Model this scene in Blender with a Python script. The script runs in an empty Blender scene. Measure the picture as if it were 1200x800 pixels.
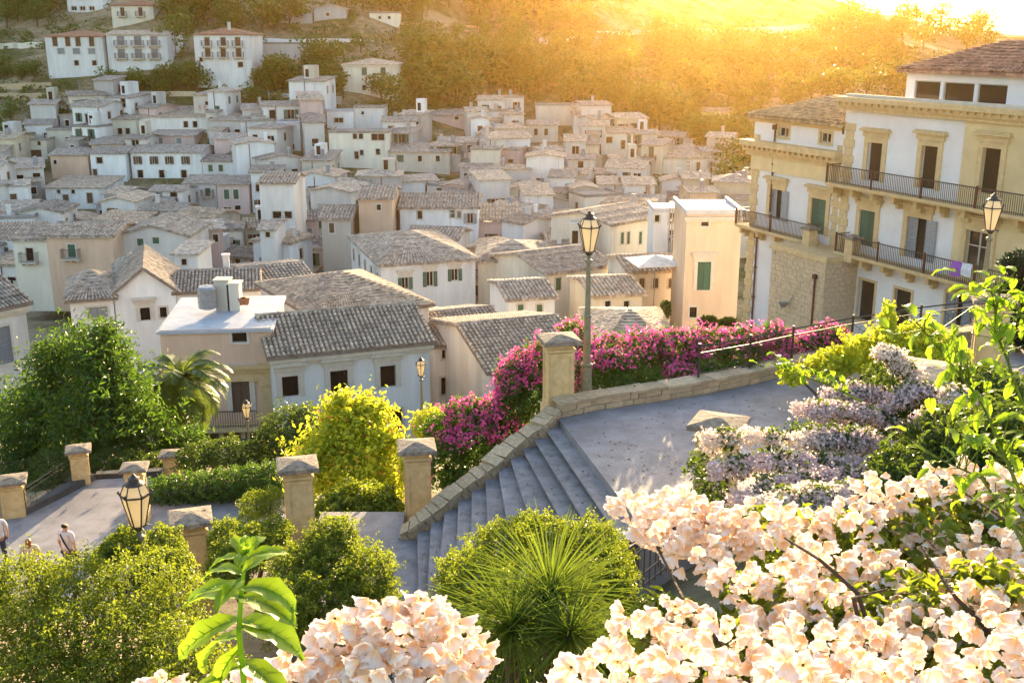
import bpy, math, random, colorsys
import numpy as np
from mathutils import Vector, Matrix, noise
S = bpy.context.scene
C = S.collection
R = math.radians
# ---------------------------------------------------------------- camera, sky, sun, exposure
CAMZ = 7.8; F = 1277.0; PITCH = math.atan(362/1277)
cp, sp = math.cos(PITCH), math.sin(PITCH)
cam_d = bpy.data.cameras.new('camera'); cam = bpy.data.objects.new('camera', cam_d); C.objects.link(cam)
cam.location = (0, 0, CAMZ); cam.rotation_euler = (math.pi/2-PITCH, 0, 0)
cam_d.sensor_width = 36; cam_d.lens = F/1200*36; cam_d.clip_start = 0.05; cam_d.clip_end = 6000
S.camera = cam
SUN_AZ, SUN_EL = R(9.5), R(8.3)       # azimuth clockwise from +Y
W = bpy.data.worlds.new('World'); S.world = W; W.use_nodes = True
nt = W.node_tree; nt.nodes.clear()
sky = nt.nodes.new('ShaderNodeTexSky'); sky.sky_type = 'NISHITA'; sky.sun_disc = False
sky.sun_elevation = SUN_EL; sky.sun_rotation = SUN_AZ
sky.air_density = 1.0; sky.dust_density = 2.0; sky.ozone_density = 1.0
bg = nt.nodes.new('ShaderNodeBackground'); bg.inputs[1].default_value = 0.15
wo = nt.nodes.new('ShaderNodeOutputWorld')
nt.links.new(sky.outputs[0], bg.inputs[0]); nt.links.new(bg.outputs[0], wo.inputs[0])
sd = bpy.data.lights.new('sun', 'SUN'); so = bpy.data.objects.new('sun', sd); C.objects.link(so)
sd.energy = 5.0; sd.angle = R(0.55); sd.color = (1.0, 0.74, 0.42)
sv = Vector((math.sin(SUN_AZ)*math.cos(SUN_EL), math.cos(SUN_AZ)*math.cos(SUN_EL), math.sin(SUN_EL)))
so.rotation_euler = sv.to_track_quat('Z', 'Y').to_euler(); so.location = (40, 60, 60)
S.view_settings.view_transform = 'Standard'; S.view_settings.look = 'None'
S.view_settings.gamma = 1; S.view_settings.use_curve_mapping = False
S.view_settings.exposure = 2.18
# ---------------------------------------------------------------- measuring helpers
def at(px, py, D):
    dx = (px-600)/F; dy = (400-py)/F
    t = D/(cp+dy*sp)
    return Vector((dx*t, D, CAMZ+t*(dy*cp-sp)))
def atz(px, py, z):
    dx = (px-600)/F; dy = (400-py)/F
    t = (z-CAMZ)/(dy*cp-sp)
    return Vector((dx*t, t*(cp+dy*sp), z))
def mpp(D, py=400): return D/(cp+(400-py)/F*sp)/F
def onplane(px, py, O, n):
    d = at(px, py, 10)-Vector((0, 0, CAMZ)); t = (O-Vector((0, 0, CAMZ))).dot(n)/d.dot(n)
    return Vector((0, 0, CAMZ))+d*t
def lerp(a, b, t): return a+(b-a)*t
def pl(xs, x):
    if x <= xs[0][0]: return xs[0][1]
    for (a, b), (c, d) in zip(xs, xs[1:]):
        if x <= c: return b+(d-b)*(x-a)/(c-a)
    return xs[-1][1]
# ---------------------------------------------------------------- object helpers
def tag(o, label=None, cat=None, group=None, kind=None):
    if label: o['label'] = label
    if cat: o['category'] = cat
    if group: o['group'] = group
    if kind: o['kind'] = kind
    return o
def empty(name, loc=(0, 0, 0), rz=0, label=None, cat=None, group=None):
    o = bpy.data.objects.new(name, None); C.objects.link(o); o.location = loc; o.rotation_euler = (0, 0, rz)
    o.empty_display_size = .3
    return tag(o, label, cat, group)
def link(name, me, parent=None, loc=(0, 0, 0), rot=(0, 0, 0), scale=(1, 1, 1)):
    o = bpy.data.objects.new(name, me); C.objects.link(o)
    if parent is not None: o.parent = parent
    o.location = loc; o.rotation_euler = rot; o.scale = scale
    return o
def copy_tree(o, parent=None):
    c = o.copy(); C.objects.link(c); c.parent = parent
    for ch in list(o.children): copy_tree(ch, c)
    return c
class MB:
    def __init__(s): s.v = []; s.f = []
    def quad(s, a, b, c, d):
        i = len(s.v); s.v += [tuple(a), tuple(b), tuple(c), tuple(d)]; s.f.append((i, i+1, i+2, i+3))
    def tri(s, a, b, c):
        i = len(s.v); s.v += [tuple(a), tuple(b), tuple(c)]; s.f.append((i, i+1, i+2))
    def poly(s, pts):
        i = len(s.v); s.v += [tuple(p) for p in pts]; s.f.append(tuple(range(i, i+len(pts))))
    def box(s, x0, x1, y0, y1, z0, z1, M=None):
        p = [Vector((x, y, z)) for z in (z0, z1) for y in (y0, y1) for x in (x0, x1)]
        s.hexa(p, M)
    def hexa(s, p, M=None):   # order: (x0y0z0),(x1y0z0),(x0y1z0),(x1y1z0), then top
        if M is not None: p = [M @ q for q in p]
        i = len(s.v); s.v += [tuple(q) for q in p]
        for f in ((0, 2, 3, 1), (4, 5, 7, 6), (0, 1, 5, 4), (2, 6, 7, 3), (0, 4, 6, 2), (1, 3, 7, 5)):
            s.f.append(tuple(i+k for k in f))
    def frus(s, cx, cy, z0, z1, r0, r1, n=4, rot=math.pi/4, cap=True):
        i = len(s.v)
        for z, r in ((z0, r0), (z1, r1)):
            for k in range(n):
                a = rot+2*math.pi*k/n; s.v.append((cx+r*math.cos(a), cy+r*math.sin(a), z))
        for k in range(n): s.f.append((i+k, i+(k+1) % n, i+n+(k+1) % n, i+n+k))
        if cap: s.f.append(tuple(i+n-1-k for k in range(n))); s.f.append(tuple(i+n+k for k in range(n)))
    def prof(s, cx, cy, zr, n=4, rot=math.pi/4):
        for (z0, r0), (z1, r1) in zip(zr, zr[1:]): s.frus(cx, cy, z0, z1, r0, r1, n, rot, False)
        k = zr[-1]; s.frus(cx, cy, k[0]-.0005, k[0], k[1], k[1], n, rot, True)
    def bar(s, a, b, r, n=4):
        a = Vector(a); b = Vector(b); s.tube([a, b], [r, r], n)
    def tube(s, pts, rs, n=6):
        pts = [Vector(p) for p in pts]; i0 = len(s.v)
        for k, p in enumerate(pts):
            d = (pts[min(k+1, len(pts)-1)]-pts[max(k-1, 0)])
            if d.length < 1e-6: d = Vector((0, 0, 1))
            d.normalize(); u = d.cross(Vector((.31, .17, .93)))
            if u.length < .1: u = d.cross(Vector((1, 0, 0)))
            u.normalize(); w = d.cross(u)
            for j in range(n):
                a = 2*math.pi*(j+.5)/n; q = p+(u*math.cos(a)+w*math.sin(a))*rs[k]; s.v.append(tuple(q))
        for k in range(len(pts)-1):
            for j in range(n):
                s.f.append((i0+k*n+j, i0+k*n+(j+1) % n, i0+(k+1)*n+(j+1) % n, i0+(k+1)*n+j))
        s.f.append(tuple(i0+j for j in range(n))[::-1]); s.f.append(tuple(i0+(len(pts)-1)*n+j for j in range(n)))
    def add(s, v, f):
        i = len(s.v); s.v += [tuple(q) for q in v]; s.f += [tuple(i+k for k in q) for q in f]
    def mesh(s, name, mat, smooth=False):
        me = bpy.data.meshes.new(name); me.from_pydata(s.v, [], s.f)
        if smooth: me.polygons.foreach_set('use_smooth', [True]*len(me.polygons))
        me.materials.append(mat); me.update(); return me
    def build(s, name, mat, parent=None, smooth=False, kind=None):
        o = link(name, s.mesh(name, mat, smooth), parent)
        if kind: o['kind'] = kind
        return o
def mesh_np(name, v, f, mat, smooth=False, attr=None):
    v = np.asarray(v, dtype=np.float32); f = np.asarray(f, dtype=np.int32); k = f.shape[1]
    me = bpy.data.meshes.new(name); me.vertices.add(len(v)); me.vertices.foreach_set('co', v.ravel())
    me.loops.add(f.size); me.loops.foreach_set('vertex_index', f.ravel())
    me.polygons.add(len(f)); me.polygons.foreach_set('loop_start', np.arange(0, f.size, k, dtype=np.int32))
    try: me.polygons.foreach_set('loop_total', np.full(len(f), k, dtype=np.int32))
    except Exception: pass
    if smooth: me.polygons.foreach_set('use_smooth', np.ones(len(f), dtype=bool))
    if attr is not None:
        a = me.attributes.new('tip', 'FLOAT', 'POINT'); a.data.foreach_set('value', np.asarray(attr, dtype=np.float32))
    me.materials.append(mat); me.update(calc_edges=True); return me
# ---------------------------------------------------------------- materials
def N(t, ty, **k):
    n = t.nodes.new('ShaderNode'+ty)
    for a, b in k.items(): setattr(n, a, b)
    return n
def ramp(t, cols, fac):
    r = N(t, 'ValToRGB'); e = r.color_ramp.elements
    while len(e) < len(cols): e.new(.5)
    for i, (p, c) in enumerate(cols): e[i].position = p; e[i].color = (*c, 1)
    t.links.new(fac, r.inputs[0]); return r.outputs[0]
def mixc(t, fac, a, b, mode='MIX'):
    m = N(t, 'Mix', data_type='RGBA', blend_type=mode)
    if isinstance(fac, (int, float)): m.inputs[0].default_value = fac
    else: t.links.new(fac, m.inputs[0])
    for i, c in ((6, a), (7, b)):
        if isinstance(c, tuple): m.inputs[i].default_value = (*c, 1)
        else: t.links.new(c, m.inputs[i])
    return m.outputs[2]
def mat(name, c, c2=None, scale=3.0, rough=.85, bump=.15, bscale=None, var=0.0, metal=0, stain=0.0, streak=False, spec=.3):
    m = bpy.data.materials.new(name); m.use_nodes = True; t = m.node_tree; b = t.nodes['Principled BSDF']
    b.inputs['Roughness'].default_value = rough; b.inputs['Metallic'].default_value = metal
    b.inputs['Specular IOR Level'].default_value = spec
    g = N(t, 'TexCoord').outputs['Object'] if not streak else None
    if streak:
        tc = N(t, 'TexCoord'); mp = N(t, 'Mapping'); mp.inputs['Scale'].default_value = (1, 1, .18)
        t.links.new(tc.outputs['Object'], mp.inputs[0]); g = mp.outputs[0]
    c2 = c2 or tuple(x*.72 for x in c)
    n1 = N(t, 'TexNoise'); n1.inputs['Scale'].default_value = scale; n1.inputs['Detail'].default_value = 8; n1.inputs['Roughness'].default_value = .65
    t.links.new(g, n1.inputs[0])
    col = ramp(t, [(.32, c2), (.62, c)], n1.outputs[0])
    if stain:
        n2 = N(t, 'TexNoise'); n2.inputs['Scale'].default_value = scale*.23; n2.inputs['Detail'].default_value = 5
        t.links.new(g, n2.inputs[0])
        st = ramp(t, [(.5, (0, 0, 0)), (.68, (1, 1, 1))], n2.outputs[0])
        mm = N(t, 'Math', operation='MULTIPLY'); t.links.new(st, mm.inputs[0]); mm.inputs[1].default_value = stain
        col = mixc(t, mm.outputs[0], col, tuple(x*.45 for x in c))
    if var:
        oi = N(t, 'ObjectInfo'); hs = N(t, 'HueSaturation')
        mr = N(t, 'MapRange'); mr.inputs[3].default_value = 1-var; mr.inputs[4].default_value = 1+var*.6
        t.links.new(oi.outputs['Random'], mr.inputs[0]); t.links.new(mr.outputs[0], hs.inputs['Value'])
        t.links.new(col, hs.inputs['Color']); col = hs.outputs[0]
    t.links.new(col, b.inputs['Base Color'])
    if bump:
        bp = N(t, 'Bump'); bp.inputs['Strength'].default_value = bump; bp.inputs['Distance'].default_value = .05
        n3 = N(t, 'TexNoise'); n3.inputs['Scale'].default_value = bscale or scale*6; n3.inputs['Detail'].default_value = 6
        t.links.new(g, n3.inputs[0]); t.links.new(n3.outputs[0], bp.inputs['Height']); t.links.new(bp.outputs[0], b.inputs['Normal'])
    return m
def leafmat(name, c1, c2, trans=.5, tcol=None, obj=0.0, rough=.45, tip=None, spec=.35):
    m = bpy.data.materials.new(name); m.use_nodes = True; t = m.node_tree; b = t.nodes['Principled BSDF']
    b.inputs['Roughness'].default_value = rough; b.inputs['Specular IOR Level'].default_value = spec
    ge = N(t, 'NewGeometry')
    col = ramp(t, [(0, c1), (1, c2)], ge.outputs['Random Per Island'])
    if obj:
        oi = N(t, 'ObjectInfo'); col = mixc(t, oi.outputs['Random'], col, mixc(t, .55, col, tuple(obj_c for obj_c in (c2[0]*1.25, c2[1]*1.05, c2[2]*.6))))
    if tip:
        a = N(t, 'Attribute', attribute_name='tip'); tr = ramp(t, tip, a.outputs['Fac'])
        col = mixc(t, .8, col, tr)
    t.links.new(col, b.inputs['Base Color'])
    tl = N(t, 'BsdfTranslucent')
    if tcol: col2 = mixc(t, .65, col, tcol)
    else: col2 = col
    t.links.new(col2, tl.inputs[0])
    ms = N(t, 'MixShader'); ms.inputs[0].default_value = trans
    t.links.new(b.outputs[0], ms.inputs[1]); t.links.new(tl.outputs[0], ms.inputs[2])
    t.links.new(ms.outputs[0], t.nodes['Material Output'].inputs[0])
    return m
def glassmat(name, c, rough=.08):
    m = bpy.data.materials.new(name); m.use_nodes = True; b = m.node_tree.nodes['Principled BSDF']
    b.inputs['Base Color'].default_value = (*c, 1); b.inputs['Roughness'].default_value = rough
    b.inputs['Specular IOR Level'].default_value = .6; return m
M = {}
WALLS = dict(white=(.80, .79, .78), cream=(.74, .68, .57), peach=(.68, .47, .34), pink=(.70, .52, .48), grey=(.52, .50, .48), beige=(.60, .54, .46), sand=(.66, .57, .43), pale=(.74, .70, .66))
for k, c in WALLS.items(): M[k] = mat('plaster_'+k, c, tuple(x*.8 for x in c), .9, .9, .25, 9, .17, stain=.75, streak=True)
ROOFC = dict(greybrown=((.48, .42, .375), (.27, .235, .21)), tan=((.57, .47, .38), (.34, .27, .22)), rust=((.33, .17, .11), (.21, .11, .08)), dark=((.38, .34, .31), (.22, .195, .18)))
def roofmat(name, c, c2):
    m = mat(name, c, c2, 2.2, .9, .5, 14, .16, stain=.35)
    t = m.node_tree; b = t.nodes['Principled BSDF']
    src = b.inputs['Base Color'].links[0].from_socket
    tc = N(t, 'TexCoord'); vo = N(t, 'TexVoronoi'); vo.inputs['Scale'].default_value = 3.2
    t.links.new(tc.outputs['Object'], vo.inputs[0])
    bw = N(t, 'RGBToBW'); t.links.new(vo.outputs['Color'], bw.inputs[0])
    mr = ramp(t, [(.1, (.62, .6, .58)), (.9, (1.3, 1.25, 1.15))], bw.outputs[0])
    t.links.new(mixc(t, 1.0, src, mr, 'MULTIPLY'), b.inputs['Base Color']); return m
for k, (a, b_) in ROOFC.items(): M['roof_'+k] = roofmat('tiles_'+k, a, b_)
M['stone'] = mat('warm_limestone', (.74, .55, .28), (.54, .38, .18), 4, .9, .35, 22, .1, stain=.45)
M['cap'] = mat('lichened_cap_stone', (.36, .29, .22), (.12, .10, .085), 9, .95, .5, 30, .1)
M['rubble'] = mat('rubble_stone', (.64, .49, .32), (.42, .32, .21), 5, .95, .6, 25, .22)
M['mortar'] = mat('mortar', (.50, .41, .30), (.34, .28, .20), 8, .95, .5)
M['step'] = mat('shade_darkened_step_stone', (.10, .095, .09), (.05, .048, .045), 3.0, .8, .3, 30, .12, stain=.4)  # grey darkened so the stair risers carry their shade in the colour; kerbs share it
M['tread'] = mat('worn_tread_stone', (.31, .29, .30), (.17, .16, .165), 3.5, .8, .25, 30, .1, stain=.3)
M['paving'] = mat('smooth_grey_paving', (.30, .285, .30), (.19, .18, .19), 1.6, .75, .35, 40, 0, stain=.55)
M['iron'] = mat('dark_wrought_iron', (.035, .03, .028), (.06, .035, .025), 12, .55, .1, spec=.5)
M['post'] = mat('grey_green_painted_iron', (.24, .22, .14), (.14, .125, .08), 10, .5, .1, spec=.5)
M['rustpipe'] = mat('rusty_drainpipe', (.16, .06, .035), None, 5, .7, .1)
M['frame'] = mat('window_frame_paint', (.55, .50, .42), None, 5, .6, .05)
M['palepeach'] = mat('pale_peach_plaster', (.70, .54, .40), (.56, .42, .30), .8, .9, .25, 9, 0, stain=.8, streak=True)
M['surround'] = mat('stone_surround', (.68, .50, .27), (.52, .37, .20), 3, .9, .2, 20)
M['palesurround'] = mat('pale_surround', (.64, .58, .50), (.52, .47, .40), 3, .9, .2, 20)
M['pane'] = glassmat('dark_window_glass', (.012, .013, .014), .35); M['pane'].node_tree.nodes['Principled BSDF'].inputs['Specular IOR Level'].default_value = .15
M['glass'] = glassmat('reflecting_window_glass', (.02, .025, .022), .04); M['glass'].node_tree.nodes['Principled BSDF'].inputs['Specular IOR Level'].default_value = .3
M['shut_green'] = mat('green_shutter_paint', (.04, .14, .095), None, 6, .6, .1, var=.2)
M['shut_brown'] = mat('brown_shutter_wood', (.13, .085, .055), None, 6, .7, .1, var=.2)
M['shut_grey'] = mat('grey_shutter_paint', (.30, .32, .34), None, 6, .6, .1, var=.2)
M['metalroof'] = mat('pale_sheet_roof', (.50, .52, .56), (.36, .38, .43), 1.2, .6, .2, 12, stain=.35)
M['bark'] = mat('grey_brown_bark', (.13, .09, .06), (.06, .045, .03), 8, .95, .6)
M['twig'] = mat('dark_twig', (.07, .045, .03), None, 8, .9, .4)
M['milk'] = leafmat('milky_lantern_glass', (.75, .68, .52), (.80, .72, .55), .55, rough=.3)
M['terra'] = mat('terracotta', (.42, .18, .09), None, 5, .8, .1)
M['steel'] = mat('grey_steel', (.35, .36, .38), None, 5, .45, .05, metal=.6)
# foliage
M['lf_hill'] = leafmat('hillside_foliage', (.025, .075, .012), (.075, .14, .025), .35, (.16, .24, .02), obj=1)
M['lf_dark'] = leafmat('dark_foliage', (.018, .05, .012), (.05, .10, .02), .4, (.20, .28, .02))
M['lf_tree'] = leafmat('bright_tree_foliage', (.015, .06, .01), (.055, .13, .02), .42, (.18, .32, .02))
M['lf_hedge'] = leafmat('hedge_foliage', (.02, .06, .008), (.14, .20, .022), .45, (.42, .50, .03))
M['lf_yel'] = leafmat('yellow_green_foliage', (.16, .28, .02), (.66, .66, .05), .5, (.80, .80, .05))
M['lf_near'] = leafmat('glowing_green_leaf', (.08, .20, .012), (.18, .32, .02), .55, (.42, .60, .03))
M['lf_pine'] = leafmat('pine_foliage', (.01, .03, .015), (.02, .055, .02), .2)
M['blade'] = leafmat('spiky_blade', (.03, .085, .012), (.12, .18, .025), .38, (.30, .40, .03))
M['palm'] = leafmat('palm_leaflet', (.03, .075, .015), (.09, .15, .03), .4, (.35, .45, .04))
M['magenta'] = leafmat('magenta_bract', (.62, .03, .26), (.86, .24, .50), .5, (.95, .16, .48))
M['red'] = leafmat('coral_blossom', (.70, .12, .05), (.8, .25, .10), .4)
M['lilac'] = leafmat('lilac_blossom', (.58, .44, .50), (.84, .74, .72), .42, (.8, .6, .55))
M['lilac_pale'] = leafmat('pale_lilac_blossom', (.72, .60, .56), (.88, .80, .74), .42, (.9, .75, .6))
TIP = [(0, (.70, .45, .08)), (.22, (.85, .50, .24)), (.55, (.89, .78, .70)), (1, (.91, .86, .83))]
M['petal'] = leafmat('peach_white_petal', (.88, .78, .72), (.92, .88, .85), .30, (.95, .78, .62), rough=.6, tip=TIP, spec=.1)
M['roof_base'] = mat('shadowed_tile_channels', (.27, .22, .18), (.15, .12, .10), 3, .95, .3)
M['dryleaf'] = leafmat('dry_leaf', (.25, .15, .06), (.35, .25, .10), .4)
# ---------------------------------------------------------------- terrain
LFT = [(0, 5.2), (2, 5.0), (4, 4.2), (7, 2.3), (10, .5), (14, -1.9), (18, -3.4), (22, -5.0), (25, -6.95), (34, -7.1), (38, -8.2), (45, -10.6), (60, -14.9), (90, -20.2), (120, -23.1), (150, -22.2), (180, -17.4), (200, -10.8), (225, -.9), (260, 13.2), (320, 36), (420, 60), (600, 85), (3000, 90)]
CEN = [(0, 5.2), (2, 5.0), (4, 4.2), (7, 2.3), (10, .5), (14, -1.5), (17, -2.6), (22, -3.4), (26, -6), (34, -7.3), (40, -9.5), (45, -11), (60, -15.5), (90, -20.2), (120, -23.1), (150, -22.2), (180, -18.4), (205, -12.8), (240, -8), (290, 6), (380, 34), (500, 56), (700, 70), (3000, 70)]
RGT = [(0, 5.2), (2, 5.0), (4, 4.2), (7, 2.3), (10, .6), (13, -.6), (16, -.8), (26, -1.2), (28, -8), (60, -12.5), (90, -19.2), (120, -22.5), (150, -22.2), (180, -19), (215, -15), (250, -11), (320, -1.2), (400, 12), (500, 30), (600, 33), (800, 20), (3000, 0)]
RG2 = [(x, z) for x, z in RGT if x < 250]+[(250, -10), (320, -3), (400, 5), (500, 13), (560, 14.5), (700, 2), (900, -30), (3000, -60)]
RG3 = [(x, z) for x, z in RGT if x < 250]+[(250, -10), (320, -6), (400, -1), (500, 5), (540, 5), (700, -20), (900, -40), (3000, -60)]
PROF = [(-400, LFT), (380, LFT), (640, CEN), (860, RGT), (1010, RG2), (1160, RG3), (1900, RG3)]
def H0(x, y):
    y = max(y, .01); a = 600+F*.98*x/max(y, 2.0)
    a = max(-399, min(1899, a))
    for (a0, p0), (a1, p1) in zip(PROF, PROF[1:]):
        if a <= a1:
            t = (a-a0)/(a1-a0); t = t*t*(3-2*t)
            return lerp(pl(p0, y), pl(p1, y), t)
def H(x, y):
    z = H0(x, y)
    if y > 185:
        k = min(1, (y-185)/60)*min(1, 900/y)
        q = Vector((x, y, 0))
        z += k*(noise.noise(q*.022)*5+noise.noise(q*.07)*2.0)
    return z
def hit(px, py, d0=30, d1=1200):
    D = d0; last = d0
    while D < d1:
        p = at(px, py, D)
        if p.z < H(p.x, p.y): break
        last = D; D *= 1.01
    else: return None
    for _ in range(8):
        m_ = (last+D)/2; p = at(px, py, m_)
        if p.z < H(p.x, p.y): D = m_
        else: last = m_
    return at(px, py, D)
def make_ground():
    us = np.linspace(-1.5, 1.5, 300); ds = [0.0]; d = .4
    while d < 3200: ds.append(d); d *= 1.021
    ds = [-60]+ds
    v = []
    for D in ds:
        for u in us:
            if D <= 0: v.append((u*60, D, 5.0 if D < 0 else 5.2)); continue
            x = u*D if D > 4 else u*lerp(60, D, D/4.0)
            v.append((x, D, H(x, D)))
    n = len(us); f = [(r*n+c, r*n+c+1, (r+1)*n+c+1, (r+1)*n+c) for r in range(len(ds)-1) for c in range(n-1)]
    m = bpy.data.materials.new('dry_hill_ground'); m.use_nodes = True; t = m.node_tree; b = t.nodes['Principled BSDF']
    b.inputs['Roughness'].default_value = .95; b.inputs['Specular IOR Level'].default_value = .1
    g = N(t, 'TexCoord').outputs['Object']
    n1 = N(t, 'TexNoise'); n1.inputs['Scale'].default_value = .06; n1.inputs['Detail'].default_value = 10; n1.inputs['Roughness'].default_value = .7; t.links.new(g, n1.inputs[0])
    n2 = N(t, 'TexNoise'); n2.inputs['Scale'].default_value = .7; n2.inputs['Detail'].default_value = 8; n2.inputs['Roughness'].default_value = .75; t.links.new(g, n2.inputs[0])
    c1 = ramp(t, [(.3, (.20, .16, .10)), (.5, (.34, .27, .17)), (.72, (.44, .37, .26))], n2.outputs[0])
    c2 = ramp(t, [(.35, (.05, .065, .02)), (.6, (.13, .13, .05))], n2.outputs[0])
    fac = ramp(t, [(.44, (0, 0, 0)), (.58, (1, 1, 1))], n1.outputs[0])
    cc = mixc(t, fac, c1, c2); t.links.new(cc, b.inputs['Base Color'])
    bp = N(t, 'Bump'); bp.inputs['Strength'].default_value = .8; bp.inputs['Distance'].default_value = .5
    t.links.new(n2.outputs[0], bp.inputs['Height']); t.links.new(bp.outputs[0], b.inputs['Normal'])
    o = link('ground', mesh_np('ground', v, f, m, True)); o['kind'] = 'structure'
    # distant ridge
    r = MB(); pts = []
    for i in range(60):
        a = -300+i*45; D = 1250
        y = 47+3*math.sin(i*.7)+2*noise.noise(Vector((i*.4, 0, 0)))
        pts.append(at(a, y, D))
    vv = []; ff = []
    for k, (dz, dd) in enumerate(((-120, -350), (-40, -120), (-10, -40), (0, 0), (-60, 200))):
        for p in pts: vv.append((p.x*(1250+dd)/1250, p.y+dd, p.z+dz+(2*noise.noise(Vector((p.x*.02, k, 3)))) if k < 3 else p.z+dz))
    n = len(pts); ff = [(k*n+i, k*n+i+1, (k+1)*n+i+1, (k+1)*n+i) for k in range(4) for i in range(n-1)]
    o = link('hills', mesh_np('hills', vv, ff, m, True)); o['kind'] = 'structure'
make_ground()
# ---------------------------------------------------------------- windows (shared meshes)
CACHE = {}
def cached(key, fn):
    if key not in CACHE: CACHE[key] = fn()
    return CACHE[key]
def ringbox(b, w, h, t, y0, y1, bottom=True):
    b.box(-w/2-t, -w/2, y0, y1, -t if bottom else 0, h+t); b.box(w/2, w/2+t, y0, y1, -t if bottom else 0, h+t)
    b.box(-w/2, w/2, y0, y1, h, h+t)
    if bottom: b.box(-w/2, w/2, y0, y1, -t, 0)
def m_surround(w, h, mk, fancy):
    def f():
        b = MB(); t = .14 if not fancy else .3
        ringbox(b, w, h, t, -.05 if not fancy else -.09, .10, not fancy)
        if fancy:
            b.box(-w/2-t-.1, w/2+t+.1, -.14, .1, h+t, h+t+.3); b.box(-w/2-t-.25, w/2+t+.25, -.30, .1, h+t+.3, h+t+.42); b.box(-w/2-t-.17, w/2+t+.17, -.2, .1, h+t+.42, h+t+.5)
        return b.mesh('window', M[mk])
    return cached(('s', round(w, 1), round(h, 1), mk, fancy), f)
def m_sash(w, h):
    def f():
        b = MB(); t = .07
        b.box(-w/2, -w/2+t, .13, .18, 0, h); b.box(w/2-t, w/2, .13, .18, 0, h); b.box(-w/2+t, w/2-t, .13, .18, 0, t); b.box(-w/2+t, w/2-t, .13, .18, h-t, h)
        b.box(-.045, .045, .12, .175, t, h-t)
        if h > 1.7: b.box(-w/2+t, -.045, .135, .172, h*.62, h*.62+.06); b.box(.045, w/2-t, .135, .172, h*.62, h*.62+.06)
        return b.mesh('sash', M['frame'])
    return cached(('f', round(w, 1), round(h, 1)), f)
def m_pane(w, h, mk='pane'):
    def f():
        b = MB(); b.box(-w/2+.02, w/2-.02, .15, .165, .02, h-.02); return b.mesh('pane', M[mk])
    return cached(('p', round(w, 1), round(h, 1), mk), f)
def m_shut(w, h, mk):     # one leaf, origin at its hinge side bottom, extends +x
    def f():
        b = MB(); b.box(0, .06, 0, .04, 0, h); b.box(w-.06, w, 0, .04, 0, h); b.box(.06, w-.06, 0, .04, 0, .08); b.box(.06, w-.06, 0, .04, h-.08, h); b.box(.06, w-.06, 0, .04, h*.48, h*.48+.06)
        n = max(4, int(h/.13))
        for i in range(n):
            z = .08+(h-.16)*i/n; b.hexa([Vector(q) for q in ((.06, 0, z), (w-.06, 0, z), (.06, .01, z), (w-.06, .01, z), (.06, .03, z+.10), (w-.06, .03, z+.10), (.06, .038, z+.10), (w-.06, .038, z+.10))])
        return b.mesh('shutter', M[mk])
    return cached(('h', round(w, 2), round(h, 1), mk), f)
def m_slab(w):
    def f():
        b = MB(); b.box(-w/2, w/2, -.9, 0, -.16, 0); b.box(-w/2-.05, w/2+.05, -.95, 0, -.05, .02)
        for s in (-.8, 0, .8): b.box(s*w/2-.08, s*w/2+.08, -.6, 0, -.42, -.16)
        return b.mesh('balcony', M['palesurround'])
    return cached(('b', round(w, 1)), f)
def m_rail(w):
    def f():
        b = MB(); b.box(-w/2, w/2, -.92, -.88, .98, 1.02); b.box(-w/2, w/2, -.915, -.885, .08, .10)
        for s in (-1, 1): b.box(s*w/2-.015, s*w/2+.015, -.9, 0, .98, 1.01)
        n = int(w/.13)
        for i in range(n+1): x = -w/2+w*i/n; b.box(x-.01, x+.01, -.91, -.89, 0, .98)
        for s in (-1, 1):
            for i in range(6): b.box(s*w/2-.01, s*w/2+.01, -.15*i-.01, -.15*i+.01, 0, .98)
        return b.mesh('railing', M['iron'])
    return cached(('r', round(w, 1)), f)
def window(root, x, y, z, w, h, kind='dark', sur='palesurround', fancy=False, rz=0, pane='pane', balcony=False):
    w = max(.5, round(w, 1)); h = max(.6, round(h, 1))
    o = link('door' if h > 2.05 else 'window', m_surround(w, h, sur, fancy), root, (x, y, z), (0, 0, rz))
    if kind in ('sash', 'dark', 'open_green', 'open_brown', 'open_grey'):
        link('pane', m_pane(w, h, pane), o)
        if kind != 'dark' or w > 1.2: link('sash', m_sash(w, h), o)
    if kind.startswith('shut_') or kind.startswith('half_'):
        k = 'shut_'+kind[5:]
        link('pane', m_pane(w, h, pane), o)
        link('shutter', m_shut(w/2-.01, h-.02, k), o, (-w/2, .02, .01))
        if kind.startswith('shut_'): link('shutter', m_shut(w/2-.01, h-.02, k), o, (.01, .02, .01))
        else: link('shutter', m_shut(w/2-.01, h-.02, k), o, (w/2+.02, -.12, .01))
    if kind.startswith('open_'):
        k = 'shut_'+kind[5:]
        link('shutter', m_shut(w/2, h, k), o, (-w-.02, -.12, 0)); link('shutter', m_shut(w/2, h, k), o, (w/2+.02, -.12, 0))
    if balcony:
        bw = w+1.0; c = math.cos(rz); s = math.sin(rz)
        b = link('balcony', m_slab(bw), root, (x, y, z-.03), (0, 0, rz)); link('railing', m_rail(bw), b)
    return o
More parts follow.
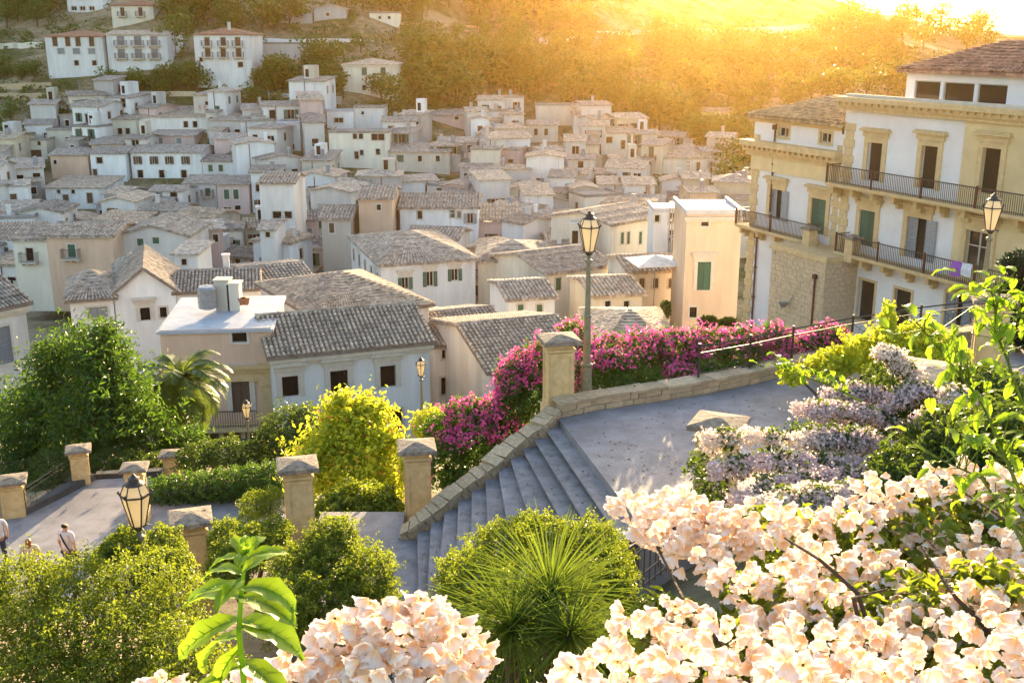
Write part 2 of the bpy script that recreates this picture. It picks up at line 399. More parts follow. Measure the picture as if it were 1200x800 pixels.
def facade(b, W_, z0, z1, ops, y=0, depth=.22, Mx=None):
    """front wall at local y, x from 0..W_ with real openings (x0,z0,x1,z1) and reveals going to +y"""
    T = (lambda p: Mx @ Vector(p)) if Mx is not None else (lambda p: p)
    xs = sorted({0, W_, *[o[0] for o in ops], *[o[2] for o in ops]}); zs = sorted({z0, z1, *[o[1] for o in ops], *[o[3] for o in ops]})
    for i in range(len(xs)-1):
        run = None
        for j in range(len(zs)-1):
            cx = (xs[i]+xs[i+1])/2; cz = (zs[j]+zs[j+1])/2
            if any(o[0] < cx < o[2] and o[1] < cz < o[3] for o in ops): 
                if run is not None: b.quad(T((xs[i], y, run)), T((xs[i+1], y, run)), T((xs[i+1], y, zs[j])), T((xs[i], y, zs[j]))); run = None
                continue
            if run is None: run = zs[j]
        if run is not None: b.quad(T((xs[i], y, run)), T((xs[i+1], y, run)), T((xs[i+1], y, z1)), T((xs[i], y, z1)))
    for (a, c, d, e) in ops:
        k = y+depth
        b.quad(T((a, y, c)), T((a, k, c)), T((a, k, e)), T((a, y, e))); b.quad(T((d, y, c)), T((d, y, e)), T((d, k, e)), T((d, k, c)))
        b.quad(T((a, y, e)), T((a, k, e)), T((d, k, e)), T((d, y, e))); b.quad(T((a, y, c)), T((d, y, c)), T((d, k, c)), T((a, k, c)))
        b.quad(T((a, k, c)), T((d, k, c)), T((d, k, e)), T((a, k, e)))
def barrels(b, p0, p1, p2, p3, sp, seg, r=None, rng=random, lift=.0):
    """cover tiles: p0-p1 along the eave, p3-p2 along the ridge"""
    p0, p1, p2, p3 = map(Vector, (p0, p1, p2, p3)); e = (p1-p0).length; n = max(1, int(e/sp)); r = r or sp*.38
    up = (p1-p0).cross(p3-p0).normalized()
    if up.z < 0: up = -up
    ex = (p1-p0).normalized()
    for i in range(n):
        t = (i+.5)/n
        a = p0.lerp(p1, t); c = p3.lerp(p2, t); L = (c-a).length
        if L < .2: continue
        m = max(1, int(round(L/seg)))
        for k in range(m):
            q0 = a.lerp(c, k/m); q1 = a.lerp(c, (k+1.06)/m)
            j = rng.uniform(-.01, .02); u0 = up*(.045+j+lift); u1 = up*(.0+j+lift); r0 = r*rng.uniform(.98, 1.12); r1 = r*.85
            V = []
            for q, uu, rr in ((q0, u0, r0), (q1, u1, r1)):
                V += [q+uu-ex*rr, q+uu-ex*rr*.5+up*rr*.95, q+uu+ex*rr*.5+up*rr*.95, q+uu+ex*rr]
            b.add(V, [(0, 1, 5, 4), (1, 2, 6, 5), (2, 3, 7, 6), (0, 3, 2, 1)])
def make_roof(root, w, d, h, kind, rise, rmat, x0=0, y0=0, over=.35, tiles=None, rng=random):
    """footprint x0..x0+w, y0..y0+d at height h; returns apex info"""
    X0, X1, Y0, Y1 = x0-over, x0+w+over, y0-over, y0+d+over; t = .16; b = MB(); quads = []
    if kind == 'flat':
        b.box(x0-.12, x0+w+.12, y0-.12, y0+d+.12, h, h+.12); b.box(x0-.12, x0+w+.12, y0-.12, y0+.1, h+.12, h+.4); b.box(x0-.12, x0+.1, y0+.1, y0+d+.12, h+.12, h+.4); b.box(x0+w-.1, x0+w+.12, y0+.1, y0+d+.12, h+.12, h+.4)
    elif kind == 'gx':   # ridge along x
        ym = (Y0+Y1)/2; zr = h+rise; ze = h-.05
        quads = [((X0, Y0, ze), (X1, Y0, ze), (X1, ym, zr), (X0, ym, zr)), ((X1, Y1, ze), (X0, Y1, ze), (X0, ym, zr), (X1, ym, zr))]
    elif kind == 'gy':
        xm = (X0+X1)/2; zr = h+rise; ze = h-.05
        quads = [((X0, Y1, ze), (X0, Y0, ze), (xm, Y0, zr), (xm, Y1, zr)), ((X1, Y0, ze), (X1, Y1, ze), (xm, Y1, zr), (xm, Y0, zr))]
    elif kind == 'shed':
        quads = [((X0, Y0, h-.05), (X1, Y0, h-.05), (X1, Y1, h+rise), (X0, Y1, h+rise))]
    elif kind == 'hip':
        ym = (Y0+Y1)/2; k = min((Y1-Y0)/2, (X1-X0)/2*.95); zr = h+rise; ze = h-.05
        a, c = X0+k, X1-k
        quads = [((X0, Y0, ze), (X1, Y0, ze), (c, ym, zr), (a, ym, zr)), ((X1, Y1, ze), (X0, Y1, ze), (a, ym, zr), (c, ym, zr)), ((X0, Y1, ze), (X0, Y0, ze), (a, ym, zr), (a, ym+.001, zr)), ((X1, Y0, ze), (X1, Y1, ze), (c, ym+.001, zr), (c, ym, zr))]
    for q in quads:
        q = [Vector(p) for p in q]; dn = Vector((0, 0, -t))
        b.poly(q); b.poly([p+dn for p in q][::-1])
        for i in range(4):
            a, c = q[i], q[(i+1) % 4]
            if (a-c).length > .01: b.quad(a, a+dn, c+dn, c)
    if kind == 'flat': o = b.build('roof', M['metalroof'] if rmat == 'metal' else M['plaster_grey_roof'], root)
    else:
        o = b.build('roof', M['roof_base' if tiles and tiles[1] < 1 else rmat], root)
        if tiles:
            tb = MB()
            for q in quads: barrels(tb, *q, tiles[0], tiles[1], rng=rng)
            if kind in ('gx', 'hip'):
                a, c = quads[0][3], quads[0][2]; n = max(2, int((Vector(c)-Vector(a)).length/.4))
                for i in range(n): p = Vector(a).lerp(Vector(c), i/n); q = Vector(a).lerp(Vector(c), (i+1.08)/n); tb.tube([p+Vector((0, 0, .05)), q+Vector((0, 0, .03))], [.13, .11], 6)
            to = tb.build('roof_tiles', M[rmat], o, kind='stuff')
    return o
M['plaster_grey_roof'] = mat('flat_roof_screed', (.34, .32, .29), (.20, .19, .17), 1.2, .95, .3, 12, .15, stain=.5)
FOOT = []      # plan footprints and picture boxes of placed houses
def house(label, p, w, d, h, rz=0, wall='white', roof='gx', rise=1.0, rmat='roof_greybrown', wins=(), side='', base=5, group='houses of the hillside town', cat='house', tiles=None, parapet=0, chimney=0, sur='palesurround', cornice=False, rng=random, over=.35, name='town_house'):
    """p = ground point at the middle of the front wall"""
    root = empty(name, p, rz, label, cat, group)
    b = MB(); ops = []
    for (x, z, ww, hh, *_) in wins: ww = max(.5, round(ww, 1)); hh = max(.6, round(hh, 1)); ops.append((x+w/2-ww/2, z, x+w/2+ww/2, z+hh))
    ok = [o for o in ops if o[0] > .05 and o[2] < w-.05 and o[3] < h-.05]
    Mx = Matrix.Translation((-w/2, 0, 0))
    facade(b, w, -base, h, ok, 0, .2, Mx)
    x0, x1 = -w/2, w/2
    sops = {}
    for sd_ in (-1, 1):
        so_ = []
        if (sd_ < 0 and 'L' in side) or (sd_ > 0 and 'R' in side):
            n = max(1, int(d/3.0))
            for k in range(n): yc = d*(k+.5)/n; so_.append((yc-.45, max(.9, h-2.4), yc+.45, max(.9, h-2.4)+1.3))
        if sd_ < 0: Mxs = Matrix.Translation((x0, d, 0)) @ Matrix.Rotation(-math.pi/2, 4, 'Z')
        else: Mxs = Matrix.Translation((x1, 0, 0)) @ Matrix.Rotation(math.pi/2, 4, 'Z')
        facade(b, d, -base, h, so_, 0, .2, Mxs)
        for o in so_:
            xc = (o[0]+o[2])/2
            q = Mxs @ Vector((xc, 0, o[1]))
            window(root, q.x, q.y, q.z, .9, 1.3 if d > 9 else 1.5, rng.choice(['dark', 'sash', 'shut_green', 'shut_brown']), sur, rz=-math.pi/2 if sd_ < 0 else math.pi/2)
    b.quad((x1, d, -base), (x0, d, -base), (x0, d, h), (x1, d, h))
    if roof == 'gx':
        for x in (x0, x1): b.tri((x, 0, h), (x, d, h), (x, d/2, h+rise*.96))
    if roof == 'gy':
        for y in (0, d): b.tri((x0, y, h), (x1, y, h), (0, y, h+rise*.96))
    if roof == 'shed':
        b.tri((x0, 0, h), (x0, d, h+rise*.96), (x0, d, h)); b.tri((x1, 0, h), (x1, d, h+rise*.96), (x1, d, h)); b.quad((x0, d, h), (x1, d, h), (x1, d, h+rise*.96), (x0, d, h+rise*.96))
    b.build('wall', M[wall], root)
    if cornice:
        c = MB(); c.box(x0-.2, x1+.2, -.28, .0, h-.42, h-.22); c.box(x0-.1, x1+.1, -.14, 0, h-.62, h-.42); c.build('cornice', M[sur], root)
    r = make_roof(root, w, d, h, roof, rise, rmat, x0, 0, over, tiles, rng)
    for i in range(chimney):
        c = MB(); cx = rng.uniform(x0+.8, x1-.8); cy = rng.uniform(.3, .75)*d; c.box(cx-.25, cx+.25, cy-.25, cy+.25, h, h+rise+.9); c.box(cx-.33, cx+.33, cy-.33, cy+.33, h+rise+.9, h+rise+1.0); c.build('chimney', M[wall], root)
    for i, (x, z, ww, hh, kind, *ex) in enumerate(wins):
        if ops[i] in ok: window(root, x, 0, z, ww, hh, kind, sur, rng.random() < .0 or 'fancy' in ex, balcony='balc' in ex)
    return root
def hp(label, x0, x1, y0, y1, yb, D0, D1=None, d=9, wins=(), **k):
    """house whose front wall runs between picture columns x0 and x1; eave rows y0,y1; base row yb"""
    D1 = D1 or D0
    if D0 >= 150:
        q = hit((x0+x1)/2, yb-1, 60)
        if q: D0 = D1 = q.y
    a = at(x0, yb, D0); c = at(x1, yb, D1); zb = min(a.z, c.z)
    e0 = at(x0, y0, D0).z; e1 = at(x1, y1, D1).z; h = (e0+e1)/2-zb
    a2 = at(x0, (y0+yb)/2, D0); c2 = at(x1, (y1+yb)/2, D1)
    p = Vector(((a2.x+c2.x)/2, (D0+D1)/2, zb)); w = math.hypot(c2.x-a2.x, D1-D0); rz = math.atan2(D1-D0, c2.x-a2.x)
    O = Vector((a2.x, D0, zb)); ax = Vector((math.cos(rz), math.sin(rz), 0)); n = Vector((ax.y, -ax.x, 0)); W2 = []
    for (cx, cy, ww, hh, kind, *ex) in wins:
        q = onplane(cx, cy+hh/2, O, n); q2 = onplane(cx, cy-hh/2, O, n); xl = (q-O).dot(ax)-w/2; m_ = mpp(q.y, cy)
        W2.append((xl, q.z-zb, ww*m_, q2.z-q.z, kind, *ex))
    if 'rise' in k: k['rise'] *= .62
    FOOT.append((p.x, p.y+d/2, max(w, d)/2+.5, (min(x0, x1), min(y0, y1), max(x0, x1), yb, D0)))
    return house(label, p, w, d, h, rz, wins=W2, **k)
# ---------------------------------------------------------------- the named houses
rng = random.Random(5)
def row(xs, y, w, h, kind, *ex): return [(x, y, w, h, kind, *ex) for x in xs]
UP = 'villas on the slope above the town'
hp('white villa with red-brown roof and four dark top windows, leftmost above the town', 55, 122, 42, 42, 92, 225, d=11, roof='hip', rise=1.8, rmat='roof_rust', wall='white', group=UP, wins=row((65, 80, 92, 108), 49, 6, 11, 'shut_brown')+row((72, 90, 108), 60, 8, 7, 'shut_grey')+row((90, 111), 74, 5, 6, 'dark'), rng=rng)
hp('white villa with two long balconies between red-roofed neighbours above the town', 126, 197, 40, 40, 84, 227, d=11, roof='gx', rise=1.2, rmat='roof_tan', wall='white', group=UP, wins=row((142, 162, 181), 48, 8, 11, 'shut_grey', 'balc')+row((143, 163, 182), 63, 8, 11, 'shut_grey', 'balc'), rng=rng)
hp('tall white villa with red hipped roof and pink shutters, rightmost above the town', 229, 295, 40, 40, 104, 218, d=11, roof='hip', rise=2.0, rmat='roof_rust', wall='white', group=UP, wins=row((243, 262, 279), 49, 6, 10, 'shut_brown', 'balc')+row((244, 262, 280), 62, 6, 10, 'shut_brown', 'balc')+[(282, 76, 6, 6, 'dark'), (236, 70, 4, 5, 'dark')], chimney=1, rng=rng)
hp('cream villa with red roof at the top of the picture above the others', 131, 180, 6, 6, 30, 262, d=10, roof='hip', rise=2, rmat='roof_rust', wall='cream', group=UP, wins=row((144, 165), 14, 5, 10, 'shut_brown', 'balc'), rng=rng)
hp('modern white flat-roofed villa among trees at the top edge', 79, 126, 0, 0, 16, 268, d=10, roof='flat', rmat='metal', wall='white', group=UP, wins=row((87, 97, 108), 10, 6, 5, 'sash'), rng=rng)
hp('cream three-storey house standing alone above the white tower block', 402, 466, 75, 75, 113, 205, d=10, roof='hip', rise=1.6, rmat='roof_tan', wall='cream', group=UP, wins=row((427, 449), 84, 6, 9, 'shut_green')+row((427, 449), 103, 5, 6, 'dark'), cornice=True, rng=rng)
hp('low grey shed with wide dark openings beside the hillside road', 302, 361, 52, 52, 70, 235, d=7, roof='flat', rmat='x', wall='grey', group=UP, wins=[(318, 54, 12, 7, 'dark'), (331, 54, 11, 7, 'dark'), (349, 54, 22, 7, 'dark')], rng=rng)
hp('grey farm building with gable end at the top beyond the road', 368, 406, 10, 10, 24, 262, d=8, roof='gy', rise=1.6, rmat='roof_greybrown', wall='grey', group=UP, wins=[(384, 17, 4, 4, 'dark')], rng=rng)
hp('small cream outbuilding right of the gabled farm building', 433, 468, 16, 16, 28, 258, d=5, roof='flat', rmat='x', wall='cream', group=UP, wins=row((445, 456), 21, 3, 3, 'dark'), rng=rng)
T_ = 'houses of the hillside town'
hp('tall blank white tower house at the top of the town', 415, 449, 127, 127, 153, 186, d=8, roof='flat', rmat='x', wall='white', wins=[(425, 133, 3, 3, 'dark')], rng=rng)
hp('cream flat-roofed house with roof loggia below the blank white tower', 386, 456, 156, 156, 198, 176, d=8, roof='flat', rmat='x', wall='cream', wins=[(416, 160, 5, 6, 'dark'), (423, 160, 5, 6, 'dark'), (443, 161, 16, 8, 'dark'), (418, 182, 5, 9, 'dark'), (424, 179, 4, 6, 'dark'), (443, 178, 5, 7, 'dark')], rng=rng)
hp('white cube house with one tall window left of the cream loggia house', 325, 352, 145, 145, 178, 184, d=7, roof='flat', rmat='metal', wall='white', wins=[(339, 156, 6, 10, 'dark'), (343, 172, 4, 7, 'dark')], rng=rng)
hp('white house with dark garage opening left of the blank tower', 383, 414, 131, 131, 152, 188, d=7, roof='flat', rmat='metal', wall='white', wins=[(397, 141, 11, 6, 'dark')], rng=rng)
hp('long beige house with five small windows right of the loggia house', 457, 527, 177, 177, 203, 172, d=10, roof='gx', rise=1.6, wall='beige', wins=[(469, 186, 8, 8, 'shut_green')]+row((492, 513), 186, 5, 7, 'dark'), rng=rng)
hp('small pink house under the trees above the long beige house', 504, 548, 134, 134, 148, 196, d=7, roof='shed', rise=1, wall='pink', wins=[(535, 139, 5, 3, 'dark')], rng=rng)
hp('cream house with orange garage door at the left above the town', 20, 55, 165, 165, 188, 184, d=8, roof='flat', rmat='x', wall='cream', wins=[(42, 181, 15, 11, 'shut_brown'), (36, 168, 5, 6, 'dark'), (46, 168, 4, 5, 'dark')], rng=rng)
hp('blank cream block between garage house and white terrace house', 56, 88, 153, 153, 176, 188, d=8, roof='flat', rmat='x', wall='cream', wins=[(80, 164, 6, 6, 'dark')], rng=rng)
hp('peach house with plain wall left of small white house', 60, 104, 181, 181, 210, 172, d=9, roof='gx', rise=1.3, wall='peach', wins=[(65, 190, 3, 5, 'dark')], rng=rng)
hp('small white house with one square window beside the peach wall', 107, 148, 179, 179, 214, 171, d=9, roof='gx', rise=1.2, rmat='roof_dark', wall='white', wins=[(117, 188, 7, 7, 'dark'), (112, 203, 5, 9, 'shut_brown')], rng=rng)
hp('long white terrace house with four dark windows in an even row', 154, 237, 178, 178, 210, 174, d=9, roof='gx', rise=1.3, rmat='roof_dark', wall='white', wins=row((162, 181, 199, 218), 188, 5, 9, 'open_brown')+row((165, 190, 216), 204, 6, 9, 'dark'), rng=rng)
hp('pink low house behind the even-windowed white terrace', 175, 228, 158, 158, 175, 186, d=7, roof='shed', rise=.8, wall='pink', wins=row((188, 210), 165, 6, 7, 'shut_grey'), rng=rng)
hp('cream house with potted terrace at the top left corner of the town', 128, 160, 139, 139, 160, 196, d=7, roof='gx', rise=1, wall='cream', wins=row((141, 150), 154, 5, 7, 'dark'), rng=rng)
hp('pinkish flat house with two arched windows at the upper end of town', 163, 248, 136, 136, 156, 197, d=11, roof='shed', rise=2.2, rmat='roof_tan', wall='pale', wins=row((218, 229), 146, 5, 7, 'dark')+[(235, 163-8, 5, 7, 'dark')], rng=rng)
hp('white house with two green shutters beside stone gable at the upper right of terrace', 238, 278, 188, 188, 212, 170, d=8, roof='gx', rise=1, rmat='roof_dark', wall='white', wins=row((247, 259), 197, 5, 8, 'shut_green'), rng=rng)
hp('white house with green shutters and laundry balcony in the upper town', 217, 254, 214, 214, 246, 158, d=9, roof='gx', rise=1.2, rmat='roof_dark', wall='pale', wins=[(225, 227, 6, 9, 'shut_green', 'balc'), (244, 225, 6, 9, 'shut_green', 'balc'), (229, 243, 6, 8, 'dark')], rng=rng)
hp('pink-white house with paired green shutters over dark garage', 255, 292, 215, 215, 252, 157, d=9, roof='gx', rise=1.2, rmat='roof_dark', wall='pink', wins=[(266, 228, 6, 11, 'shut_green'), (277, 228, 6, 11, 'shut_green'), (267, 247, 10, 9, 'dark'), (279, 245, 7, 8, 'dark')], rng=rng)
hp('long white house with two dark doors and a balustrade terrace', 54, 123, 219, 219, 246, 154, d=9, roof='shed', rise=1.0, rmat='roof_tan', wall='white', wins=[(78, 234, 7, 12, 'shut_brown'), (106, 232, 7, 12, 'shut_brown'), (69, 225, 3, 4, 'dark'), (86, 225, 3, 4, 'dark')], rng=rng)
hp('cream house with one black door and balcony at the left of the town', 16, 56, 281, 279, 312, 116, d=8, roof='gx', rise=1.1, wall='cream', wins=[(36, 298, 9, 15, 'dark', 'balc')], rng=rng, tiles=(.36, 1.5))
hp('peach house with green door and plant balcony beside the cream black-door house', 56, 133, 279, 273, 312, 115, d=8, roof='gx', rise=1.2, wall='peach', wins=[(85, 294, 9, 15, 'shut_green', 'balc')], rng=rng, tiles=(.36, 1.5))
hp('grey-pink house with three green shutters under a scalloped roofline', 135, 222, 277, 275, 306, 118, d=8, roof='gy', rise=1.9, wall='pale', wins=[(165, 284, 7, 8, 'shut_green'), (183, 282, 7, 7, 'shut_green'), (205, 280, 9, 10, 'shut_green')], rng=rng, tiles=(.36, 1.5))
hp('narrow white turret house with single small window in mid town', 205, 232, 296, 296, 328, 104, d=5, roof='shed', rise=.4, wall='white', wins=[(216, 307, 6, 7, 'dark')], rng=rng)
hp('tall narrow house with white side and blank pink front in mid town', 421, 460, 232, 232, 285, 132, d=9, roof='gx', rise=1.3, wall='peach', wins=[(444, 243, 5, 7, 'dark')], rng=rng, tiles=(.4, 2))
hp('beige house with single brown shutter left of the blank pink front', 377, 411, 256, 256, 284, 130, d=9, roof='gx', rise=1.4, wall='beige', wins=[(389, 267, 6, 12, 'shut_brown')], rng=rng, tiles=(.4, 2))
hp('blank white house with loggia beneath, left of the dark stair lane', 305, 345, 214, 214, 262, 138, d=8, roof='gx', rise=1.2, wall='pale', wins=[(325, 252, 10, 8, 'dark'), (338, 252, 8, 8, 'dark')], rng=rng, tiles=(.4, 2))
hp('white house with terrace arch in the middle of the town', 305, 322, 268, 268, 292, 122, d=6, roof='gx', rise=.9, wall='white', wins=[(314, 275, 4, 6, 'dark')], rng=rng)
hp('long white house with two tall white-framed windows beside green creeper', 469, 560, 243, 243, 268, 136, d=10, roof='gx', rise=1.6, wall='white', wins=[(492, 252, 6, 9, 'dark'), (530, 251, 6, 8, 'shut_green'), (538, 252, 5, 8, 'sash'), (551, 256, 7, 12, 'open_grey')], rng=rng, tiles=(.4, 2))
hp('cream palazzetto with three balcony windows and open green shutters in mid town', 447, 557, 312, 301, 350, 103, 106, d=16, roof='hip', rise=2.6, wall='white', wins=[(475, 332, 8, 14, 'open_green', 'fancy'), (504, 327, 8, 17, 'open_green', 'fancy'), (533, 322, 8, 14, 'open_green', 'fancy')], side='L', rng=rng, tiles=(.34, 1.2))
hp('white gabled house with dark windows behind the pale sheet-roof mansion', 300, 370, 335, 332, 372, 82, 84, d=9, roof='gx', rise=1.1, rmat='roof_dark', wall='white', wins=[(328, 357, 11, 12, 'dark'), (361, 355, 15, 14, 'open_brown')], rng=rng, tiles=(.3, .6))
hp('white hip-roofed house with a wide grey shutter behind the big tree', 84, 135, 351, 348, 400, 77, 78, d=8, roof='hip', rise=2.0, wall='white', wins=[(115, 366, 22, 12, 'shut_grey')], rng=rng, tiles=(.26, .5))
hp('white gable-fronted house with one dark window behind the big tree', 136, 208, 347, 341, 400, 78.2, 79.5, d=9, roof='gy', rise=3.2, wall='white', wins=[(171, 368, 11, 15, 'dark', 'fancy'), (192, 366, 7, 12, 'dark')], rng=rng, tiles=(.26, .5))
hp('low white house with lean-to tiles behind the pale sheet roof', 209, 304, 343, 336, 395, 79.7, 81, d=7, roof='gx', rise=1.3, wall='white', wins=[(233, 362, 8, 12, 'dark')], rng=rng, tiles=(.26, .5), chimney=1)
hp('small stone-coloured house with a round-topped gable in mid town above the white gable', 142, 178, 326, 324, 345, 92, 93, d=6, roof='gy', rise=1.8, wall='grey', wins=[(158, 334, 5, 5, 'dark')], rng=rng, tiles=(.3, .6))
hp('near cream house corner with balustrade at the left edge', -150, 36, 372, 370, 452, 55, 62, d=8, roof='gx', rise=2.6, rmat='roof_greybrown', wall='pale', wins=[(2, 405, 30, 44, 'shut_grey')], rng=rng, tiles=(.24, .45), cornice=True)
hp('low house under broad beige tiled roof behind the white tiled-roof house', 376, 503, 372, 356, 420, 68, 72, d=12, roof='hip', rise=2.3, rmat='roof_tan', wall='pale', wins=[], rng=rng, tiles=(.24, .45))
WH = hp('white house with three black windows under a barrel-tiled roof, beyond the yellow shrub', 322, 504, 417, 398, 512, 57, 60, d=8, roof='gx', rise=2.0, rmat='roof_tan', wall='white', base=4, wins=[(341, 452, 20, 25, 'dark', 'fancy'), (398, 447, 20, 25, 'dark', 'fancy'), (455, 441, 19, 25, 'dark', 'fancy'), (465, 493, 14, 26, 'dark')], rng=rng, tiles=(.27, .42), cornice=True)
MAN = hp('ochre mansion with pale sheet roof, pilasters and iron balcony beside the palm', 194, 322, 392, 379, 540, 58, 58.6, d=7, roof='shed', rise=.25, rmat='metalroof', wall='peach', base=4, wins=[(281, 395, 17, 11, 'dark'), (284, 462, 21, 42, 'shut_brown', 'fancy'), (235, 462, 20, 42, 'shut_brown', 'fancy')], rng=rng, over=.15)
M['cornice_'] = M['surround']
def mansion_trim(root, w, h):
    c = MB(); c.box(-w/2-.1, w/2+.1, -.5, 0, h-2.0, h-1.8); c.box(-w/2-.05, w/2+.05, -.3, 0, h-2.25, h-2.0); c.box(-w/2, w/2, -.16, 0, h-2.8, h-2.25); c.build('cornice', M['surround'], root)
    for x in (-w/2+.4, w/2-.4):
        c = MB(); c.box(x-.35, x+.35, -.14, 0, -1, h-3.1); c.box(x-.45, x+.45, -.22, 0, h-3.1, h-2.8); c.build('pilaster', M['surround'], root)
    c = MB(); c.box(-w*.28, w/2-.9, -1.1, 0, 2.25, 2.5)
    for x in (-w*.2, 0, w*.2, w*.35): c.box(x-.12, x+.12, -.8, 0, 1.75, 2.25)
    b = c.build('balcony', M['surround'], root)
    r = MB(); a0, a1 = -w*.28+.05, w/2-.95
    r.box(a0, a1, -1.08, -1.03, 3.45, 3.5); r.box(a0, a1, -1.07, -1.04, 2.6, 2.63)
    n = int((a1-a0)/.13)
    for i in range(n+1): x = lerp(a0, a1, i/n); r.box(x-.012, x+.012, -1.067, -1.043, 2.5, 3.46)
    r.build('railing', M['iron'], b)
mw = 128*mpp(58, 450); mh = at(194, 392, 58).z*.5+at(322, 379, 58.6).z*.5-at(194, 540, 58).z
mansion_trim(MAN, mw, mh)
# things on the mansion roof
def roofthing(px, py, D): return at(px, py, D)
p = at(247, 362, 62); b = MB(); b.prof(0, 0, [(0, .3), (.1, .55), (1.2, .55), (1.35, .45), (1.4, .12)], 20, 0)
o = b.build('water_tank', M['steel'], None, True); o.location = (p.x, 61.5, at(247, 362, 61.5).z); tag(o, 'round grey water tank on the pale sheet roof', 'water tank')
for (px, w_, hh, lb) in ((263, .8, 1.5, 'wide cream chimney block beside the grey water tank'), (276, .7, 1.3, 'narrower chimney stack right of the wide cream chimney')):
    q = at(px, 357, 62.5); b = MB(); b.box(-w_/2, w_/2, -.4, .4, -.3, hh); b.box(-w_/2-.08, w_/2+.08, -.48, .48, hh, hh+.1); o = b.build('chimney', M['cream'], None); o.location = q; tag(o, lb, 'chimney', 'chimneys on the sheet roof')
for i, px in enumerate((283, 288)):
    q = at(px, 357, 62.3); b = MB(); b.prof(0, 0, [(0, .17), (.35, .25), (.42, .27)], 12, 0); o = b.build('flower_pot', M['terra'], None, True); o.location = q
    tag(o, ('left', 'right')[i]+' terracotta pot on the pale sheet roof by the chimneys', 'pot', 'terracotta pots on the sheet roof')
# right-hand side of the middle distance
hp('greenish house with tiled roof and small windows between white kiosk and flowers', 510, 600, 402, 396, 470, 69, 71, d=9, roof='gx', rise=1.6, wall='pale', wins=[(522, 415, 8, 10, 'dark'), (522, 452, 10, 20, 'dark'), (548, 440, 8, 12, 'dark')], rng=rng, tiles=(.26, .5))
hp('small white rooftop kiosk with louvred window above the greenish house', 508, 538, 378, 378, 400, 75, d=3, roof='flat', rmat='metal', wall='white', wins=[(523, 388, 12, 10, 'shut_grey')], rng=rng)
hp('long low house under a wide barrel-tiled roof behind the left bougainvillea', 575, 690, 432, 424, 480, 60, 62, d=12, roof='gx', rise=2.0, rmat='roof_tan', wall='pale', wins=[], rng=rng, tiles=(.27, .42))
hp('low house under a barrel-tiled roof behind the terrace lamp post', 700, 800, 430, 424, 480, 60, 60, d=13, roof='hip', rise=2.4, rmat='roof_tan', wall='pale', wins=[], rng=rng, tiles=(.27, .42))
hp('peach town house with green balcony door beside the great palazzo', 802, 866, 252, 250, 385, 88, 88, d=7, roof='flat', rmat='metal', wall='palepeach', base=8, wins=[(826, 260, 8, 10, 'dark'), (824, 323, 15, 34, 'shut_green', 'fancy'), (812, 366, 8, 12, 'dark')], side='R', rng=rng, cornice=True)
hp('white house with external lift shaft left of the peach town house', 766, 800, 248, 248, 300, 112, d=5, roof='flat', rmat='metal', wall='white', wins=[(770, 256, 6, 8, 'dark'), (788, 256, 9, 12, 'dark'), (788, 276, 9, 12, 'dark')], rng=rng)
hp('cream house with six tall shuttered windows left of the lift shaft house', 716, 772, 262, 254, 300, 118, 124, d=9, roof='gx', rise=1.6, wall='cream', wins=row((729, 736, 750, 764), 279, 5, 14, 'shut_green'), rng=rng, tiles=(.4, 1.5))
hp('yellow-cream house with four shuttered windows beneath the wooded hill', 640, 718, 318, 312, 352, 100, 104, d=10, roof='gx', rise=1.7, wall='cream', wins=row((654, 672, 700), 333, 7, 14, 'shut_green'), rng=rng, tiles=(.36, 1.5))
hp('pale green-washed house with low roof right of the cream palazzetto', 560, 640, 306, 304, 345, 108, 108, d=10, roof='hip', rise=1.7, wall='cream', wins=row((586, 607), 321, 7, 9, 'shut_green')+[(630, 320, 6, 12, 'shut_green')], rng=rng, tiles=(.36, 1.5))
hp('tall beige tower house at the upper right of the town', 628, 673, 124, 124, 148, 205, d=8, roof='flat', rmat='x', wall='beige', wins=[], rng=rng)
hp('white-yellow house with dark doors below the beige tower house', 619, 654, 146, 146, 168, 198, d=8, roof='gx', rise=1.0, wall='cream', wins=row((628, 640), 155, 4, 8, 'dark'), rng=rng)
hp('cream house with two arches at the right end of the upper town', 708, 742, 155, 155, 182, 200, d=9, roof='gx', rise=1.2, rmat='roof_tan', wall='cream', wins=[(714, 164, 7, 7, 'dark'), (730, 170, 5, 10, 'dark')], rng=rng)
hp('long cream house under pinkish roof at the far right of town', 772, 850, 184, 184, 208, 200, d=14, roof='hip', rise=2.6, rmat='roof_tan', wall='cream', wins=row((806, 818, 834, 844), 196, 4, 12, 'shut_brown'), rng=rng)
hp('round-gabled cream hut alone in the wooded hillside', 822, 860, 131, 131, 139, 245, d=6, roof='gx', rise=1.3, rmat='roof_tan', wall='cream', wins=[(840, 136, 4, 4, 'dark')], rng=rng, group='huts in the wooded hillside')
hp('cream gabled house with brown shutters in front of the lift shaft house', 738, 800, 318, 316, 350, 96, 97, d=7, roof='gx', rise=1.2, rmat='roof_tan', wall='cream', wins=row((752, 768, 786), 332, 6, 11, 'shut_brown'), rng=rng, tiles=(.36, 1.5))
hp('low sandy house with two dark windows under the sun canopy', 696, 752, 346, 343, 378, 88, 89, d=7, roof='gx', rise=1.1, rmat='roof_tan', wall='sand', wins=row((712, 734), 357, 7, 10, 'dark'), rng=rng, tiles=(.34, 1.2))
hp('pale-roofed white house between the cream palazzetto and the lamp post', 596, 650, 350, 347, 382, 90, 91, d=7, roof='gx', rise=1.1, rmat='roof_greybrown', wall='white', wins=row((610, 632), 362, 7, 11, 'shut_green'), rng=rng, tiles=(.34, 1.2))
